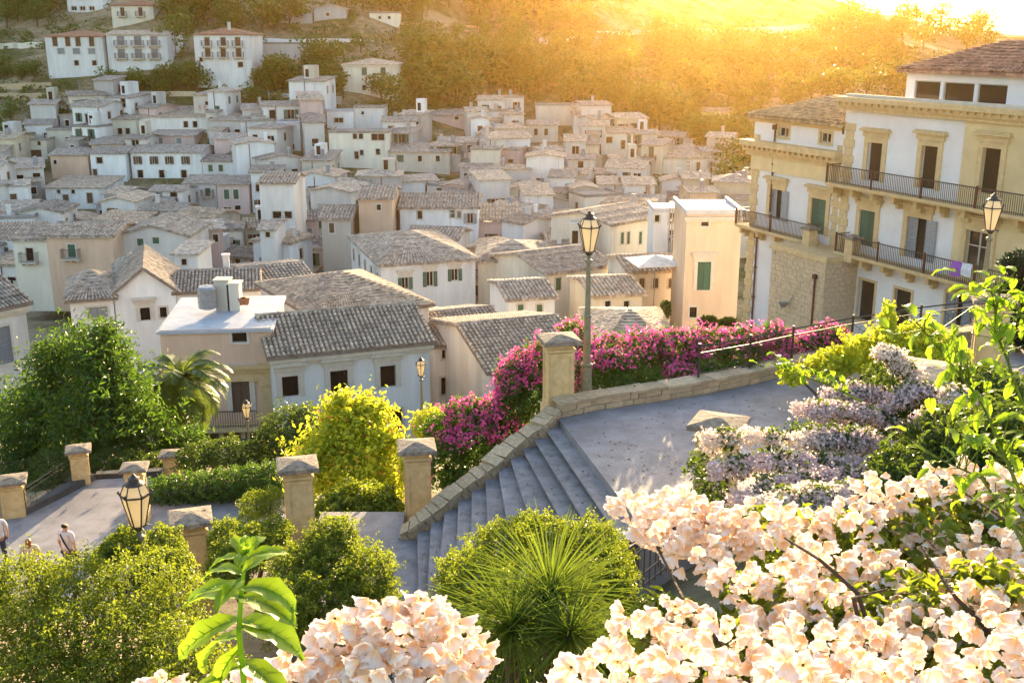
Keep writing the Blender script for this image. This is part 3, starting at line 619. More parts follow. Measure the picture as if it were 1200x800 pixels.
hp('narrow pinkish house with two dark windows left of the white terrace arch house', 232, 262, 268, 267, 300, 126, 127, d=6, roof='gx', rise=1.0, wall='pink', wins=[(241, 279, 6, 9, 'dark'), (253, 279, 6, 9, 'dark')], rng=rng)
ORD = ['first', 'second', 'third', 'fourth', 'fifth', 'sixth', 'seventh', 'eighth', 'ninth', 'tenth', 'eleventh', 'twelfth', 'thirteenth', 'fourteenth', 'fifteenth', 'sixteenth', 'seventeenth', 'eighteenth', 'nineteenth', 'twentieth', 'twenty-first', 'twenty-second', 'twenty-third', 'twenty-fourth', 'twenty-fifth', 'twenty-sixth', 'twenty-seventh', 'twenty-eighth']
# ---------------------------------------------------------------- the rest of the town, row above row
def in_town(x, y):
    top = pl([(-60, 196), (10, 190), (60, 150), (130, 128), (250, 118), (300, 138), (400, 138), (460, 165), (520, 150), (600, 138), (690, 140), (760, 165), (860, 196)], x)
    bot = pl([(-60, 330), (60, 345), (300, 350), (420, 330), (500, 365), (620, 390), (700, 372), (800, 330), (870, 300)], x)
    return top < y < bot
def overlaps(cx, cy, r, box, D):
    for (fx, fy, fr, (bx0, by0, bx1, by1, fD)) in FOOT:
        if math.hypot(cx-fx, cy-fy) < (r+fr)*.5: return True
        if D < fD:
            ox = min(box[2], bx1)-max(box[0], bx0); oy = min(box[3], by1)-max(box[1], by0)
            if ox > 3 and oy > 4: return True
    return False
def clutter(root, q):
    w, d, h = q['w'], q['d'], q['h']
    if rng.random() < .5:      # lower annex in front or at the side
        aw = rng.uniform(2, w*.7); ad = rng.uniform(1.6, 3); ah = h*rng.uniform(.45, .75); sx = rng.uniform(-w/2, w/2-aw); b = MB()
        b.box(sx, sx+aw, -ad, -.003, -7, ah); a = b.build('annex', M[rng.choice(['white', 'pale', 'cream', 'grey'])], root)
        b = MB(); r_ = rng.uniform(.2, .6); b.hexa([Vector(v) for v in ((sx-.2, -ad-.25, ah), (sx+aw+.2, -ad-.25, ah), (sx-.2, 0, ah+r_), (sx+aw+.2, 0, ah+r_), (sx-.2, -ad-.25, ah+.14), (sx+aw+.2, -ad-.25, ah+.14), (sx-.2, 0, ah+r_+.14), (sx+aw+.2, 0, ah+r_+.14))])
        b.build('annex_roof', M[rng.choice(['roof_greybrown', 'roof_tan', 'roof_dark'])], root)
        if aw > 1.6 and ah > 2.2: link('pane', m_pane(.8, 1.1), root, (sx+aw/2, -ad-.17, ah-1.9)); link('window', m_surround(.8, 1.1, 'palesurround', False), root, (sx+aw/2, -ad-.05, ah-1.9))
    if rng.random() < .5:
        b = MB(); x, y = rng.uniform(-w*.35, w*.35), rng.uniform(.2, .7)*d; b.bar((x, y, h), (x, y, h+2.6), .03); b.bar((x-.5, y, h+2.4), (x+.5, y, h+2.4), .02)
        for k in range(4): b.bar((x-.4+.25*k, y-.25, h+2.4), (x-.4+.25*k, y+.25, h+2.4), .015)
        b.build('antenna', M['steel'], root)
    if rng.random() < .22 and w > 3.6:      # a wash line with sheets under the eaves
        b = MB(); x = -w*.3
        b.bar((-w*.36, -.35, h-1.9), (w*.36, -.35, h-1.9), .012)
        while x < w*.3: ww = rng.uniform(.4, .9); b.box(x, x+ww, -.365, -.335, h-1.9-rng.uniform(.5, 1.0), h-1.9); x += ww+rng.uniform(.1, .5)
        b.build('wash_line', M[rng.choice(['white', 'shut_grey', 'pink', 'frame'])], root)
    if rng.random() < .1:      # roof terrace hut with a dark door
        b = MB(); x = rng.uniform(-w*.3, w*.1); b.box(x, x+w*.3, d*.4, d*.8, h-.2, h+rng.uniform(1.7, 2.4)+.4); b.build('roof_room', M[rng.choice(['white', 'pale', 'cream'])], root)
        b = MB(); b.box(x+.3, x+.95, d*.4-.03, d*.4-.002, h+.5, h+1.9); b.build('pane', M['pane'], root)
    if rng.random() < .25:
        b = MB(); x = rng.uniform(-w*.3, w*.3); b.prof(x, d*.3, [(h+.2, .35), (h+1.4, .35), (h+1.5, .1)], 10, 0); b.build('water_tank', M[rng.choice(['steel', 'shut_grey'])], root)
    if rng.random() < .3:
        b = MB(); x = rng.uniform(-w*.4, w*.4); b.tube([(x, -.07, -2), (x, -.07, h-.1)], [.06, .06], 5); b.build('drainpipe', M['rustpipe'], root)
cands = []; yb = 396
while yb > 135:
    x = -70+rng.uniform(0, 20)
    while x < 880:
        if in_town(x, yb-6):
            p = hit(x, yb+rng.uniform(-4, 4))
            if p:
                D = p.y; w = rng.uniform(3.4, 6.8); m_ = mpp(D); h = rng.uniform(3.8, 6.6)+ (rng.random() < .2)*2.0
                cands.append((x, yb, p, D, w, h)); x += w/m_*.85+rng.uniform(0, 4); continue
        x += 14
    yb -= lerp(6.5, 5, (396-yb)/250)
placed = []
wallk = ['white']*8+['cream']*2+['pale']*6+['beige']*2+['grey']*3+['pink', 'peach', 'sand']
for (x, yb_, p, D, w, h) in cands:
    m_ = mpp(D); d = rng.uniform(4.5, 7.5); rz = rng.gauss(0, .25)
    box = (x-w/m_/2, yb_-h/m_-8, x+w/m_/2, yb_)
    if overlaps(p.x, p.y+d/2, max(w, d)/2, box, D): continue
    FOOT.append((p.x, p.y+d/2, (w+d)/4, (0, 0, 0, 0, 0)))
    wk = rng.choice(wallk)
    if x > 560 and wk in ('white', 'grey'): wk = rng.choice(['cream', 'sand', 'pale', 'white'])
    rk = rng.choice(['gx']*7+['gy']*3+['shed']*3+['hip']*2+['flat']*2)
    sk = rng.choice(['green', 'brown', 'green', 'grey', 'none', 'none'])
    wins = []; nf = 1 if h < 4.6 else 2; nw = max(1, int(w/rng.uniform(1.8, 2.4)))
    for fl in range(nf):
        z = (.9 if nf == 1 else (.2 if fl == 0 else 3.3))+rng.uniform(-.1, .3)
        for k in range(nw):
            if rng.random() < .13: continue
            dr = rng.random() < .35
            hh = rng.choice([2.1, 2.3]) if dr else rng.choice([1.3, 1.5, 1.7]); ww = rng.choice([.9, 1.0, 1.1, 1.3])
            kind = 'dark' if sk == 'none' or rng.random() < .3 else rng.choice(['shut_', 'open_', 'half_'])+sk
            zz = z if not dr else max(.15, z-.7)
            if zz+hh > h-.3: zz = h-.3-hh
            if zz < .05: continue
            wins.append((w*((k+.5)/nw-.5)+rng.uniform(-.15, .15), zz, ww, hh, kind)+(('balc',) if dr and zz > 2 and rng.random() < .6 else ()))
    placed.append(dict(x=x, yb=yb_, p=p, D=D, w=w, h=h, d=d, rz=rz, wk=wk, rk=rk, sk=sk, wins=wins))
GR = np.zeros((90, 250), bool)     # leave out houses that others hide
def gbox(b): return slice(int(max(0, b[1])/5), int(max(0, b[3])/5)+1), slice(int((b[0]+100)/5), int((b[2]+100)/5)+1)
man = sorted([f[3] for f in FOOT if f[3][4] > 0], key=lambda b: b[4]); keep_ = []
for q in sorted(placed, key=lambda q: q['D']):
    while man and man[0][4] < q['D']: b_ = man.pop(0); GR[gbox((b_[0], b_[1]-8, b_[2], b_[3]))] = True
    m_ = mpp(q['D']); b_ = (q['x']-q['w']/m_/2, q['yb']-q['h']/m_-6, q['x']+q['w']/m_/2, q['yb']); g = gbox(b_)
    if GR[g].size and (~GR[g]).mean() > .16: keep_.append(q); GR[g] = True
print('kept', len(keep_), 'of', len(placed)); placed = keep_
placed.sort(key=lambda q: q['D'])
rowsN = max(20, math.ceil(len(placed)/25)); per = math.ceil(len(placed)/rowsN)
WC = dict(white='white', cream='cream', pale='off-white', beige='beige', grey='grey', pink='pink', peach='peach', sand='sand-coloured')
RC = dict(gx='gabled', gy='gable-fronted', shed='lean-to-roofed', hip='hip-roofed', flat='flat-roofed')
for r in range(rowsN):
    rr = sorted(placed[r*per:(r+1)*per], key=lambda q: q['x'])
    for i, q in enumerate(rr):
        sh = {'green': ' with green shutters', 'brown': ' with brown shutters', 'grey': ' with grey shutters', 'none': ' with bare dark windows'}[q['sk']] if any(v[4] != 'dark' for v in q['wins']) or q['sk'] == 'none' else ''
        if not q['wins']: sh = ' with blank front'
        lb = f"{WC[q['wk']]} {RC[q['rk']]} house{sh}, {ORD[i]} from left of the {ORD[r]} row up"
        p = q['p']; p.z = min(H(p.x-q['w']/2, p.y), H(p.x+q['w']/2, p.y))-.2
        rm = rng.choice(['roof_greybrown']*4+['roof_tan']*2+['roof_dark']*3) if q['x'] < 540 else rng.choice(['roof_greybrown', 'roof_tan', 'roof_tan'])
        hr = house(lb, p, q['w'], q['d'], q['h'], q['rz'], wall=q['wk'], roof=q['rk'], rise=rng.uniform(.6, 1.05)*(q['d'] if q['rk'] != 'gy' else q['w'])/8, rmat=rm, wins=q['wins'], side=('R' if q['x'] < 480 else 'L') if rng.random() < .8 else '', base=7, rng=rng,
              tiles=(.42, 1.8) if q['D'] < 150 else None, chimney=(rng.random() < .35)*1)
        clutter(hr, q)
print('town houses', len(placed))
# ---------------------------------------------------------------- the great palazzo on the right
PO = at(985, 210, 63); PA = Vector((.42, -.9075, 0)).normalized(); PN = Vector((PA.y, -PA.x, 0))
PRZ = math.atan2(PA.y, PA.x)
def loc(px, py, off=0):        # (s, z) of a picture point on the facade plane moved out by off
    q = onplane(px, py, PO+PN*off, PN); return (q-PO).dot(PA), q.z
pal = empty('palazzo', (PO.x, PO.y, 0), PRZ, 'large lavender-white palazzo with stone window surrounds and two long iron balconies', 'palazzo')
M['pal'] = mat('palazzo_plaster', (.80, .77, .77), (.70, .66, .66), .5, .9, .15, 12, stain=.15)
M['pal_yel'] = mat('ochre_plaster', (.76, .60, .34), (.64, .48, .27), .6, .9, .15, 12, stain=.2)
sL = loc(874, 262)[0]; topA = loc(990, 120)[1]; topB = loc(985, 148)[1]; zB = -16
def pops(lst):
    out = []
    for (x, y0, y1, w, kind, fancy) in lst:
        s, z1 = loc(x, y0); _, z0 = loc(x, y1); out.append((s, z0, w, z1-z0, kind, fancy))
    return out
sY = loc(1141, 200)[0]
topw = pops([(1027, 167, 213, 1.15, 'dark', 1), (1091, 172, 222, 1.15, 'dark', 1)])
midw = pops([(1018, 247, 289, 1.25, 'shut_green', 1), (1076, 256, 304, 1.45, 'half_grey', 1), (1150, 272, 321, 1.5, 'dark', 1)])
loww = pops([(1017, 330, 377, 1.2, 'dark', 0), (1059, 340, 385, 1.2, 'dark', 0), (1122, 345, 395, 1.2, 'half_grey', 0)])
bw = pops([(907, 222, 258, 1.2, 'half_grey', 1), (957, 233, 275, 1.3, 'shut_green', 1)])
batt = pops([(915, 153, 161, 1.0, 'sash', 0), (964, 160, 168, 1.0, 'sash', 0)])
yelw = pops([(1166, 175, 228, 1.15, 'dark', 1)])
def opsof(l): return [(round(s-w/2, 3), z, round(s+w/2, 3), z+h) for (s, z, w, h, *_) in l]
def rnd(l): return [(s, z, round(w, 1), max(.6, round(h, 1)), k, f) for (s, z, w, h, k, f) in l]
topw, midw, loww, bw, batt, yelw = map(rnd, (topw, midw, loww, bw, batt, yelw))
sE = sY+9.0
b = MB(); facade(b, sY, zB, topA, opsof(topw+[q for q in midw if q[0] < sY-1]+[q for q in loww if q[0] < sY-1]), 0, .3)
b.quad((0, 0, topB), (0, 0, topA), (0, 9, topA), (0, 9, topB)); b.quad((sE, 9, zB), (0, 9, zB), (0, 9, topA), (sE, 9, topA)); b.build('wall', M['pal'], pal)
b = MB(); ex = [q for q in midw+loww if q[0] >= sY-1]
facade(b, sE-sY, zB, topA, [(o[0]-sY, o[1], o[2]-sY, o[3]) for o in opsof(yelw+ex)], -.12, .3, Matrix.Translation((sY, 0, 0)))
b.quad((sY, -.12, zB), (sY, -.12, topA), (sY, 0, topA), (sY, 0, zB)); b.quad((sE, -.12, zB), (sE, 9, zB), (sE, 9, topA), (sE, -.12, topA)); b.build('wall', M['pal_yel'], pal)
b = MB(); Mx = Matrix.Translation((sL, .25, 0)); wB = -sL
facade(b, wB, zB, topB, [(o[0]-sL, o[1], o[2]-sL, o[3]) for o in opsof(bw+batt)], 0, .3, Mx)
b.quad((sL, .25, zB), (sL, .25, topB), (sL, 11, topB), (sL, 11, zB)); b.build('wall', M['pal'], pal)
for l, y in ((topw, 0), (midw, 0), (loww, 0), (bw, .25), (batt, .25), (yelw, -.12)):
    for (s, z, w, h, k, f) in l:
        yy = -.12 if s >= sY-1 else y
        window(pal, s, yy, z, w, h, k, 'surround', bool(f), pane='glass')
# cornices, string courses, quoins
def band(s0, s1, y, z, hh, out, name='cornice', m='surround'):
    c = MB(); c.box(s0, s1, y-out, y, z-hh*.35, z); c.box(s0, s1, y-out*.6, y, z-hh*.7, z-hh*.35); c.box(s0, s1, y-out*.3, y, z-hh, z-hh*.7)
    n = int((s1-s0)/.5)
    for i in range(n): x = s0+(i+.5)*(s1-s0)/n; c.box(x-.09, x+.09, y-out*.85, y-out*.6, z-hh*.55, z-hh*.352)
    c.build(name, M[m], pal)
zc = loc(985, 183)[1]
band(-.3, sE, -.13, topA+.35, .75, .55); band(sL-.5, -.02, .25, zc+.25, 1.0, .8); band(sL-.5, -.02, .25, topB+.1, .4, .35)
c = MB(); c.box(sL, -.03, .1, .25, zc-1.6, zc-.75); c.build('frieze', M['pal_yel'], pal)
for s, y in ((sL+.35, .25), (-.4, .25), (.5, 0)):
    c = MB(); z = zB; i = 0
    while z < (topB if y else topA)-1.2: w_ = .42 if i % 2 else .3; c.box(s-w_, s+w_, y-.07-.004*(i % 2), y, z, z+.42); z += .45; i += 1
    c.build('quoins', M['surround'], pal)
# pipes
def pipe(s, y, z0, z1):
    c = MB(); c.tube([(s, y-.1, z0), (s, y-.1, z1), (s, y, z1+.25)], [.06]*3, 8)
    for k in range(int((z1-z0)/2)): c.box(s-.09, s+.09, y-.17, y-.001, z0+1+2*k, z0+1.06+2*k)
    c.box(s-.14, s+.14, y-.24, y-.02, z1-.1, z1+.2); c.build('drainpipe', M['rustpipe'], pal)
pipe(-.06, .25, loc(985, 285)[1], loc(985, 155)[1]); pipe(loc(884, 290)[0], .25, zB+2, loc(886, 278)[1]); pipe(loc(905, 170)[0], .25, loc(905, 250)[1], loc(905, 150)[1])
# balconies
def long_balcony(s0, s1, y, z, lab):
    c = MB(); c.box(s0, s1, y-1.0, y, z-.18, z); c.box(s0-.06, s1+.06, y-1.07, y-1.0, z-.1, z+.03)
    n = int((s1-s0)/1.6)
    for i in range(n+1): x = lerp(s0+.15, s1-.15, i/n); c.box(x-.12, x+.12, y-.7, y, z-.6, z-.18); c.box(x-.1, x+.1, y-.35, y, z-.85, z-.6)
    bo = c.build('balcony', M['surround'], pal)
    r = MB(); n = int((s1-s0)/.125)
    r.box(s0, s1, y-1.02, y-.96, z+1.0, z+1.05); r.box(s0, s1, y-1.0, y-.98, z+.12, z+.15)
    for i in range(n+1): x = lerp(s0, s1, i/n); r.box(x-.011, x+.011, y-1.001, y-.979, z+.02, z+1.0)
    for sx in (s0, s1):
        r.box(sx-.02, sx+.02, y-.96, y, z+1.0, z+1.04)
        for k in range(1, 8): r.box(sx-.011, sx+.011, y-k*.125-.011, y-k*.125+.011, z+.02, z+1.0)
    r.build('railing', M['iron'], bo)
    n = max(2, int((s1-s0)/3))
    for i in range(n+1): x = lerp(s0, s1, i/n); q = MB(); q.box(x-.04, x+.04, y-1.04, y-.95, z+.03, z+1.12); q.build('post', M['rustpipe'], bo)
z1 = loc(985, 216, .9)[1]; z2 = loc(1005, 300, .9)[1]
long_balcony(.1, sE-.5, -.12, z1, 'top'); long_balcony(1.3, sE-.5, -.12, z2, 'mid'); long_balcony(sL-.1, -1.6, .25, loc(874, 266, .9)[1], 'left')
# roofs and the glazed penthouse
b = MB(); b.box(0, sE, .0, 9, topA-.3, topA+.1); b.box(-.05, sE, -.05, .2, topA+.1, topA+.5); b.build('terrace_roof', M['palesurround'], pal)
def pquadroof(s0, s1, y0, y1, ze, zr, rm, tile, nm='roof', hipL=True, k=None):
    k = k or (y1-y0)/2; ym = (y0+y1)/2; a = s0+(k if hipL else 0); c = s1-k
    Q = [((s0, y0, ze), (s1, y0, ze), (c, ym, zr), (a, ym, zr)), ((s1, y1, ze), (s0, y1, ze), (a, ym, zr), (c, ym, zr)), ((s0, y1, ze), (s0, y0, ze), (a, ym, zr), (a, ym+.001, zr)), ((s1, y0, ze), (s1, y1, ze), (c, ym+.001, zr), (c, ym, zr))]
    b = MB()
    for q in Q:
        b.poly(q); b.poly([(x, y, z-.18) for x, y, z in q][::-1])
        b.quad(q[0], (q[0][0], q[0][1], q[0][2]-.18), (q[1][0], q[1][1], q[1][2]-.18), q[1])
    o = b.build(nm, M[rm], pal); t = MB()
    for q in Q: barrels(t, *q, .26, .42, rng=rng)
    t.build('roof_tiles', M[rm], o, kind='stuff')
M['roof_pinktile'] = roofmat('pinkish_roof_tiles', (.48, .27, .20), (.26, .15, .11))
M['roof_sand'] = roofmat('sandy_roof_tiles', (.55, .40, .24), (.32, .22, .13))
pquadroof(sL-.45, .1, -.25, 8.0, topB+.12, topB+1.35, 'roof_sand', 1, k=3.9)
yS = 1.6; s0 = loc(1062, 100, -yS)[0]; s1 = loc(1183, 100, -yS)[0]; ze = loc(1062, 82, -yS)[1]; zf = topA+.1
b = MB(); wz0 = loc(1070, 124, -yS)[1]; wz1 = loc(1070, 94, -yS)[1]
wn = []
for (xa, xb) in ((1071, 1101), (1105, 1141), (1145, 1180)):
    wn.append((loc(xa, 110, -yS)[0]-s0, max(wz0-zf, .05)+zf, loc(xb, 110, -yS)[0]-s0, wz1))
facade(b, s1+3-s0, zf, ze, wn, 0, .2, Matrix.Translation((s0, yS, 0))); b.quad((s0, yS, zf), (s0, yS, ze), (s0, 8.5, ze), (s0, 8.5, zf)); b.quad((s1+3, yS, zf), (s1+3, 8.5, zf), (s1+3, 8.5, ze), (s1+3, yS, ze))
b.build('penthouse_wall', M['pal'], pal)
for (a, c_, d_, e_) in wn:
    c = MB(); w_ = d_-a; hh = e_-c_; ringbox(c, w_-.1, hh-.05, .06, .06, .16); o = c.build('window', M['frame'], pal); o.location = (s0+(a+d_)/2, yS, c_)
    c = MB(); c.box(-w_/2+.06, w_/2-.06, .12, .14, .06, hh-.06); c.build('pane', M['glass'], o)
pquadroof(s0-.4, s1+3.4, yS-.4, 8.9, ze+.05, ze+1.5, 'roof_pinktile', 1)
# rubble bastion in front of the palazzo
def stones(b, O, ux, uz, un, w, h, sx, sz, rng, g=.02, dep=(.02, .06), skip=.0):
    z = 0; O = Vector(O); ux = Vector(ux); uz = Vector(uz); un = Vector(un)
    while z < h-.02:
        hh = min(sz*rng.uniform(.75, 1.3), h-z); x = 0
        while x < w-.02:
            ww = min(sx*rng.uniform(.6, 1.5), w-x); d = rng.uniform(*dep)
            P = []
            for (k, zz) in ((0, z+g), (1, z+hh-g)):
                pass
            c0 = O+ux*(x+g)+uz*(z+g); a = ux*(ww-2*g); c = uz*(hh-2*g); j = lambda: rng.uniform(-.012, .012)
            if ww > 3*g and hh > 3*g:
                b.hexa([c0, c0+a, c0-un*0+ (-un)*.05, c0+a-un*.05, c0+c, c0+a+c, c0+c-un*.05, c0+a+c-un*.05] if False else
                       [c0+un*d+ux*j(), c0+a+un*d+ux*j(), c0-un*.03, c0+a-un*.03, c0+c+un*d+uz*j(), c0+a+c+un*d+uz*j(), c0+c-un*.03, c0+a+c-un*.03])
            x += ww
        z += hh
bas = empty('bastion', (PO.x, PO.y, 0), PRZ, 'square rubble-stone bastion block standing against the front of the palazzo', 'bastion')
o_ = 2.3; bs1 = loc(969, 303, o_)[0]; bs0 = loc(905, 291, o_)[0]; bz = loc(969, 304, o_)[1]
b = MB(); b.box(bs0, bs1, -o_, .22, zB, bz-.22); b.build('core', M['mortar'], bas)
b = MB(); stones(b, (bs0, -o_, zB+4), (1, 0, 0), (0, 0, 1), (0, -1, 0), bs1-bs0, bz-.22-zB-4, .36, .27, rng, .012, (.0, .035)); stones(b, (bs1, -o_, zB+4), (0, 1, 0), (0, 0, 1), (1, 0, 0), o_, bz-.22-zB-4, .4, .28, rng, .012, (.0, .035))
b.build('stones', M['rubble'], bas, kind='stuff')
b = MB(); b.box(bs0-.12, bs1+.12, -o_-.12, .2, bz-.22, bz); b.box(bs0-.05, bs1+.05, -o_-.06, .19, bz, bz+.1); b.build('coping', M['surround'], bas)
b = MB(); ps = bs1+.15; b.tube([(ps-.9, -o_-.1, zB+5), (ps-.9, -o_-.1, bz-1.2)], [.06]*2, 8); b.box(ps-1.02, ps-.78, -o_-.22, -o_-.02, bz-1.25, bz-1.0); b.build('drainpipe', M['rustpipe'], bas)
b = MB(); sx_ = lerp(bs0, bs1, .38); zz_ = lerp(zB, bz, .72)
b.tube([(sx_, -o_, zz_), (sx_, -o_-.35, zz_+.05)], [.05, .05], 8); b.frus(sx_, -o_-.4, zz_-.18, zz_+.12, .12, .28, 12, 0); b.tube([(sx_+.2, -o_-.1, zz_+.1), (sx_+.7, -o_-.2, zz_+.9)], [.025, .02], 6); b.build('wall_lamp', M['steel'], bas)
for i, (px, py, off) in enumerate(((950, 264, .9), (1000, 275, .9))):
    s, z = loc(px, py, off); r = empty('pier', (PO+PA*s+PN*off).to_tuple()[:2]+(z-1.55,), PRZ, ('left', 'right')[i]+' stone pier standing on the balcony edge above the rubble bastion', 'pier', 'piers on the palazzo balcony')
    b = MB(); b.box(-.3, .3, -.3, .3, 0, 1.3); b.build('shaft', M['surround'], r); b = MB(); b.box(-.42, .42, -.42, .42, 1.3, 1.42); b.prof(0, 0, [(1.42, .5), (1.55, .2)]); b.build('cap', M['cap'], r)
# laundry on the middle balcony
for i, (px, py, c_, lb) in enumerate(((1124, 309, (.35, .12, .5), 'purple cloth hung over the middle palazzo balcony railing'), (1136, 313, (.75, .75, .8), 'white cloth hung over the middle palazzo balcony railing'))):
    s, _ = loc(px, py, 1.0); b = MB(); w_ = .32; b.add([(x, y, z+(.02*math.sin(x*20))) for (y, z) in ((-1.06, -.75+.1*i), (-1.09, -.3), (-1.03, .02), (-.95, -.35)) for x in (-w_, -w_*.3, w_*.3, w_)], [(r_*4+k, r_*4+k+1, r_*4+k+5, r_*4+k+4) for r_ in range(3) for k in range(3)])
    o = b.build('laundry', mat('cloth_%d' % i, c_, None, 3, .9, .1), None); q = PO+PA*s+PN*.12; o.location = (q.x, q.y, z2+1.07); o.rotation_euler = (0, 0, PRZ); tag(o, lb, 'laundry', 'laundry on the balcony')
# ---------------------------------------------------------------- plaza, stairs
far = [(656, 490), (641, 504), (626, 514), (612, 525), (598, 537), (584, 551), (569, 562), (553, 574), (537, 586), (521, 600), (505, 612), (489, 623), (473, 632)]
near = [(760, 628), (718, 618), (686, 612), (656, 606), (622, 612), (597, 628), (572, 626), (552, 634), (535, 645), (515, 655), (502, 668), (490, 680), (474, 690)]
RS = .163
fp = [atz(x, y, -RS*k) for k, (x, y) in enumerate(far)]; npts = []
for k, (x, y) in enumerate(near):
    q = atz(x, y, -RS*k); d = (q-fp[k]); d.z = 0; npts.append(fp[k]+d.normalized()*5.2)
stair = empty('staircase', (0, 0, 0), 0, 'broad grey stone staircase descending left from the terrace beside the bougainvillea', 'staircase')
for k in range(1, 13):
    z = -RS*k; a, c = fp[k-1], npts[k-1]; e, f_ = fp[k], npts[k]
    if k == 12: e = fp[k]+(fp[k]-fp[k-1])*1.0; f_ = npts[k]+(npts[k]-npts[k-1])
    ov = lambda p, q: p+(p-q).normalized()*.04
    b = MB(); P = [a, c, e, f_]; bk = (a-e).normalized()*.3
    lo = [Vector((v.x, v.y, z-.32)) for v in (f_, e, c+bk, a+bk)]; hi = [Vector((v.x, v.y, z)) for v in (f_, e, c+bk, a+bk)]
    hi2 = [v-Vector((0, 0, .055)) for v in hi]; inn = (a-e).normalized()*.08
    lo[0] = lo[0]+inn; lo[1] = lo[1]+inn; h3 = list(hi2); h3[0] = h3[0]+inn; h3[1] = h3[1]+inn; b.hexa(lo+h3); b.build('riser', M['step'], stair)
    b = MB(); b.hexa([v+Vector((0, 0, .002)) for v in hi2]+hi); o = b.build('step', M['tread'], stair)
    bev = o.modifiers.new('edge', 'BEVEL'); bev.width = .014; bev.segments = 2
b = MB(); a, c = fp[0], npts[0]; e = a+(fp[1]-a)*.9
# plaza slab
wl = [atz(x, y, 0) for x, y in ((664, 489), (700, 481), (760, 472), (820, 463), (880, 451), (930, 439), (1000, 424), (1080, 410), (1180, 396))]
edge = [fp[0]+Vector((-.05, .12, 0)), *wl, Vector((13.5, 20, 0)), Vector((11, 14.5, 0)), Vector((7.2, 14.4, 0)), atz(856, 600, 0), npts[0]]
b = MB(); top = [Vector((v.x, v.y, 0)) for v in edge]; b.poly(top[::-1] if False else top)
n = len(top)
for i in range(n): p_, q_ = top[i], top[(i+1) % n]; b.quad(p_, q_, q_-Vector((0, 0, 6 if i else .16)), p_-Vector((0, 0, 6 if i else .16)))
pz = b.build('plaza', M['paving'], None, kind='structure')
# low rubble wall along the back of the plaza, stones one by one
def unit_stone(mk, i):
    def f():
        r = random.Random(i); b = MB(); j = lambda s=.07: r.uniform(-s, s)
        b.hexa([Vector((sx*(.5+j()), sy*.5, sz*(.5+j()))) for sz in (-1, 1) for sy in (-1, 1) for sx in (-1, 1)]); return b.mesh('stone', M[mk])
    return cached(('st', mk, i), f)
def stone_run(root, p, q, z0, z1, rows, sx, th, rng, mk='rubble', name='stone'):
    p = Vector(p); q = Vector(q); L = (q-p).xy.length; a = math.atan2(q.y-p.y, q.x-p.x)
    for r in range(rows):
        x = -rng.uniform(0, .1)
        while x < L:
            w = sx*rng.uniform(.6, 1.4); w = min(w, L-x+.05); t = (x+w/2)/L; hh = (z1-z0)/rows
            c = p.lerp(q, min(1, t)); zz = z0+hh*(r+.5)+(lerp(p.z, q.z, t))
            o = link(name, unit_stone(mk, rng.randrange(6)), root, (c.x, c.y, zz), (rng.uniform(-.03, .03), rng.uniform(-.04, .04)+math.atan2(p.z-q.z, L), a+rng.uniform(-.04, .04)), (w*.96, th*rng.uniform(.95, 1.12), hh*.94)); x += w
lw = empty('low_wall', (0, 0, 0), 0, 'low rubble wall with coping along the back of the terrace below the bougainvillea', 'wall')
for i in range(len(wl)-1):
    p_, q_ = wl[i], wl[i+1]; d = (q_-p_).normalized(); nn = Vector((-d.y, d.x, 0))
    b = MB(); lo = [p_+nn*.05, q_+nn*.05, p_+nn*.4, q_+nn*.4]; b.hexa([v-Vector((0, 0, .5)) for v in lo]+[v+Vector((0, 0, .24)) for v in lo]); b.build('core', M['mortar'], lw)
    stone_run(lw, p_+nn*.10, q_+nn*.10, 0, .26, 2, .28, .16, rng)
    stone_run(lw, p_+nn*.2, q_+nn*.2, .26, .33, 1, .45, .44, rng, 'rubble', 'coping_stone')
# parapet string beside the stairs
sw = empty('stair_wall', (0, 0, 0), 0, 'sloping rubble stringer wall along the left edge of the stairs', 'wall')
for k in range(12):
    p_, q_ = fp[k]+Vector((-.02, .0, .05)), fp[k+1]+Vector((-.02, .0, .05)); d = (q_-p_); dh = Vector((d.x, d.y, 0)).normalized(); nn = Vector((-dh.y, dh.x, 0)); nn = nn if nn.y > 0 else -nn
    b = MB(); lo = [p_+nn*.03, q_+nn*.03, p_+nn*.42, q_+nn*.42]; b.hexa([v-Vector((0, 0, 1.6)) for v in lo]+[v+Vector((0, 0, .02)) for v in lo]); b.build('core', M['mortar'], sw)
    stone_run(sw, p_+nn*.06, q_+nn*.06, -.26, .02, 2, .18, .12, rng); stone_run(sw, p_+nn*.2, q_+nn*.2, .02, .10, 2, .2, .42, rng, 'rubble', 'coping_stone')
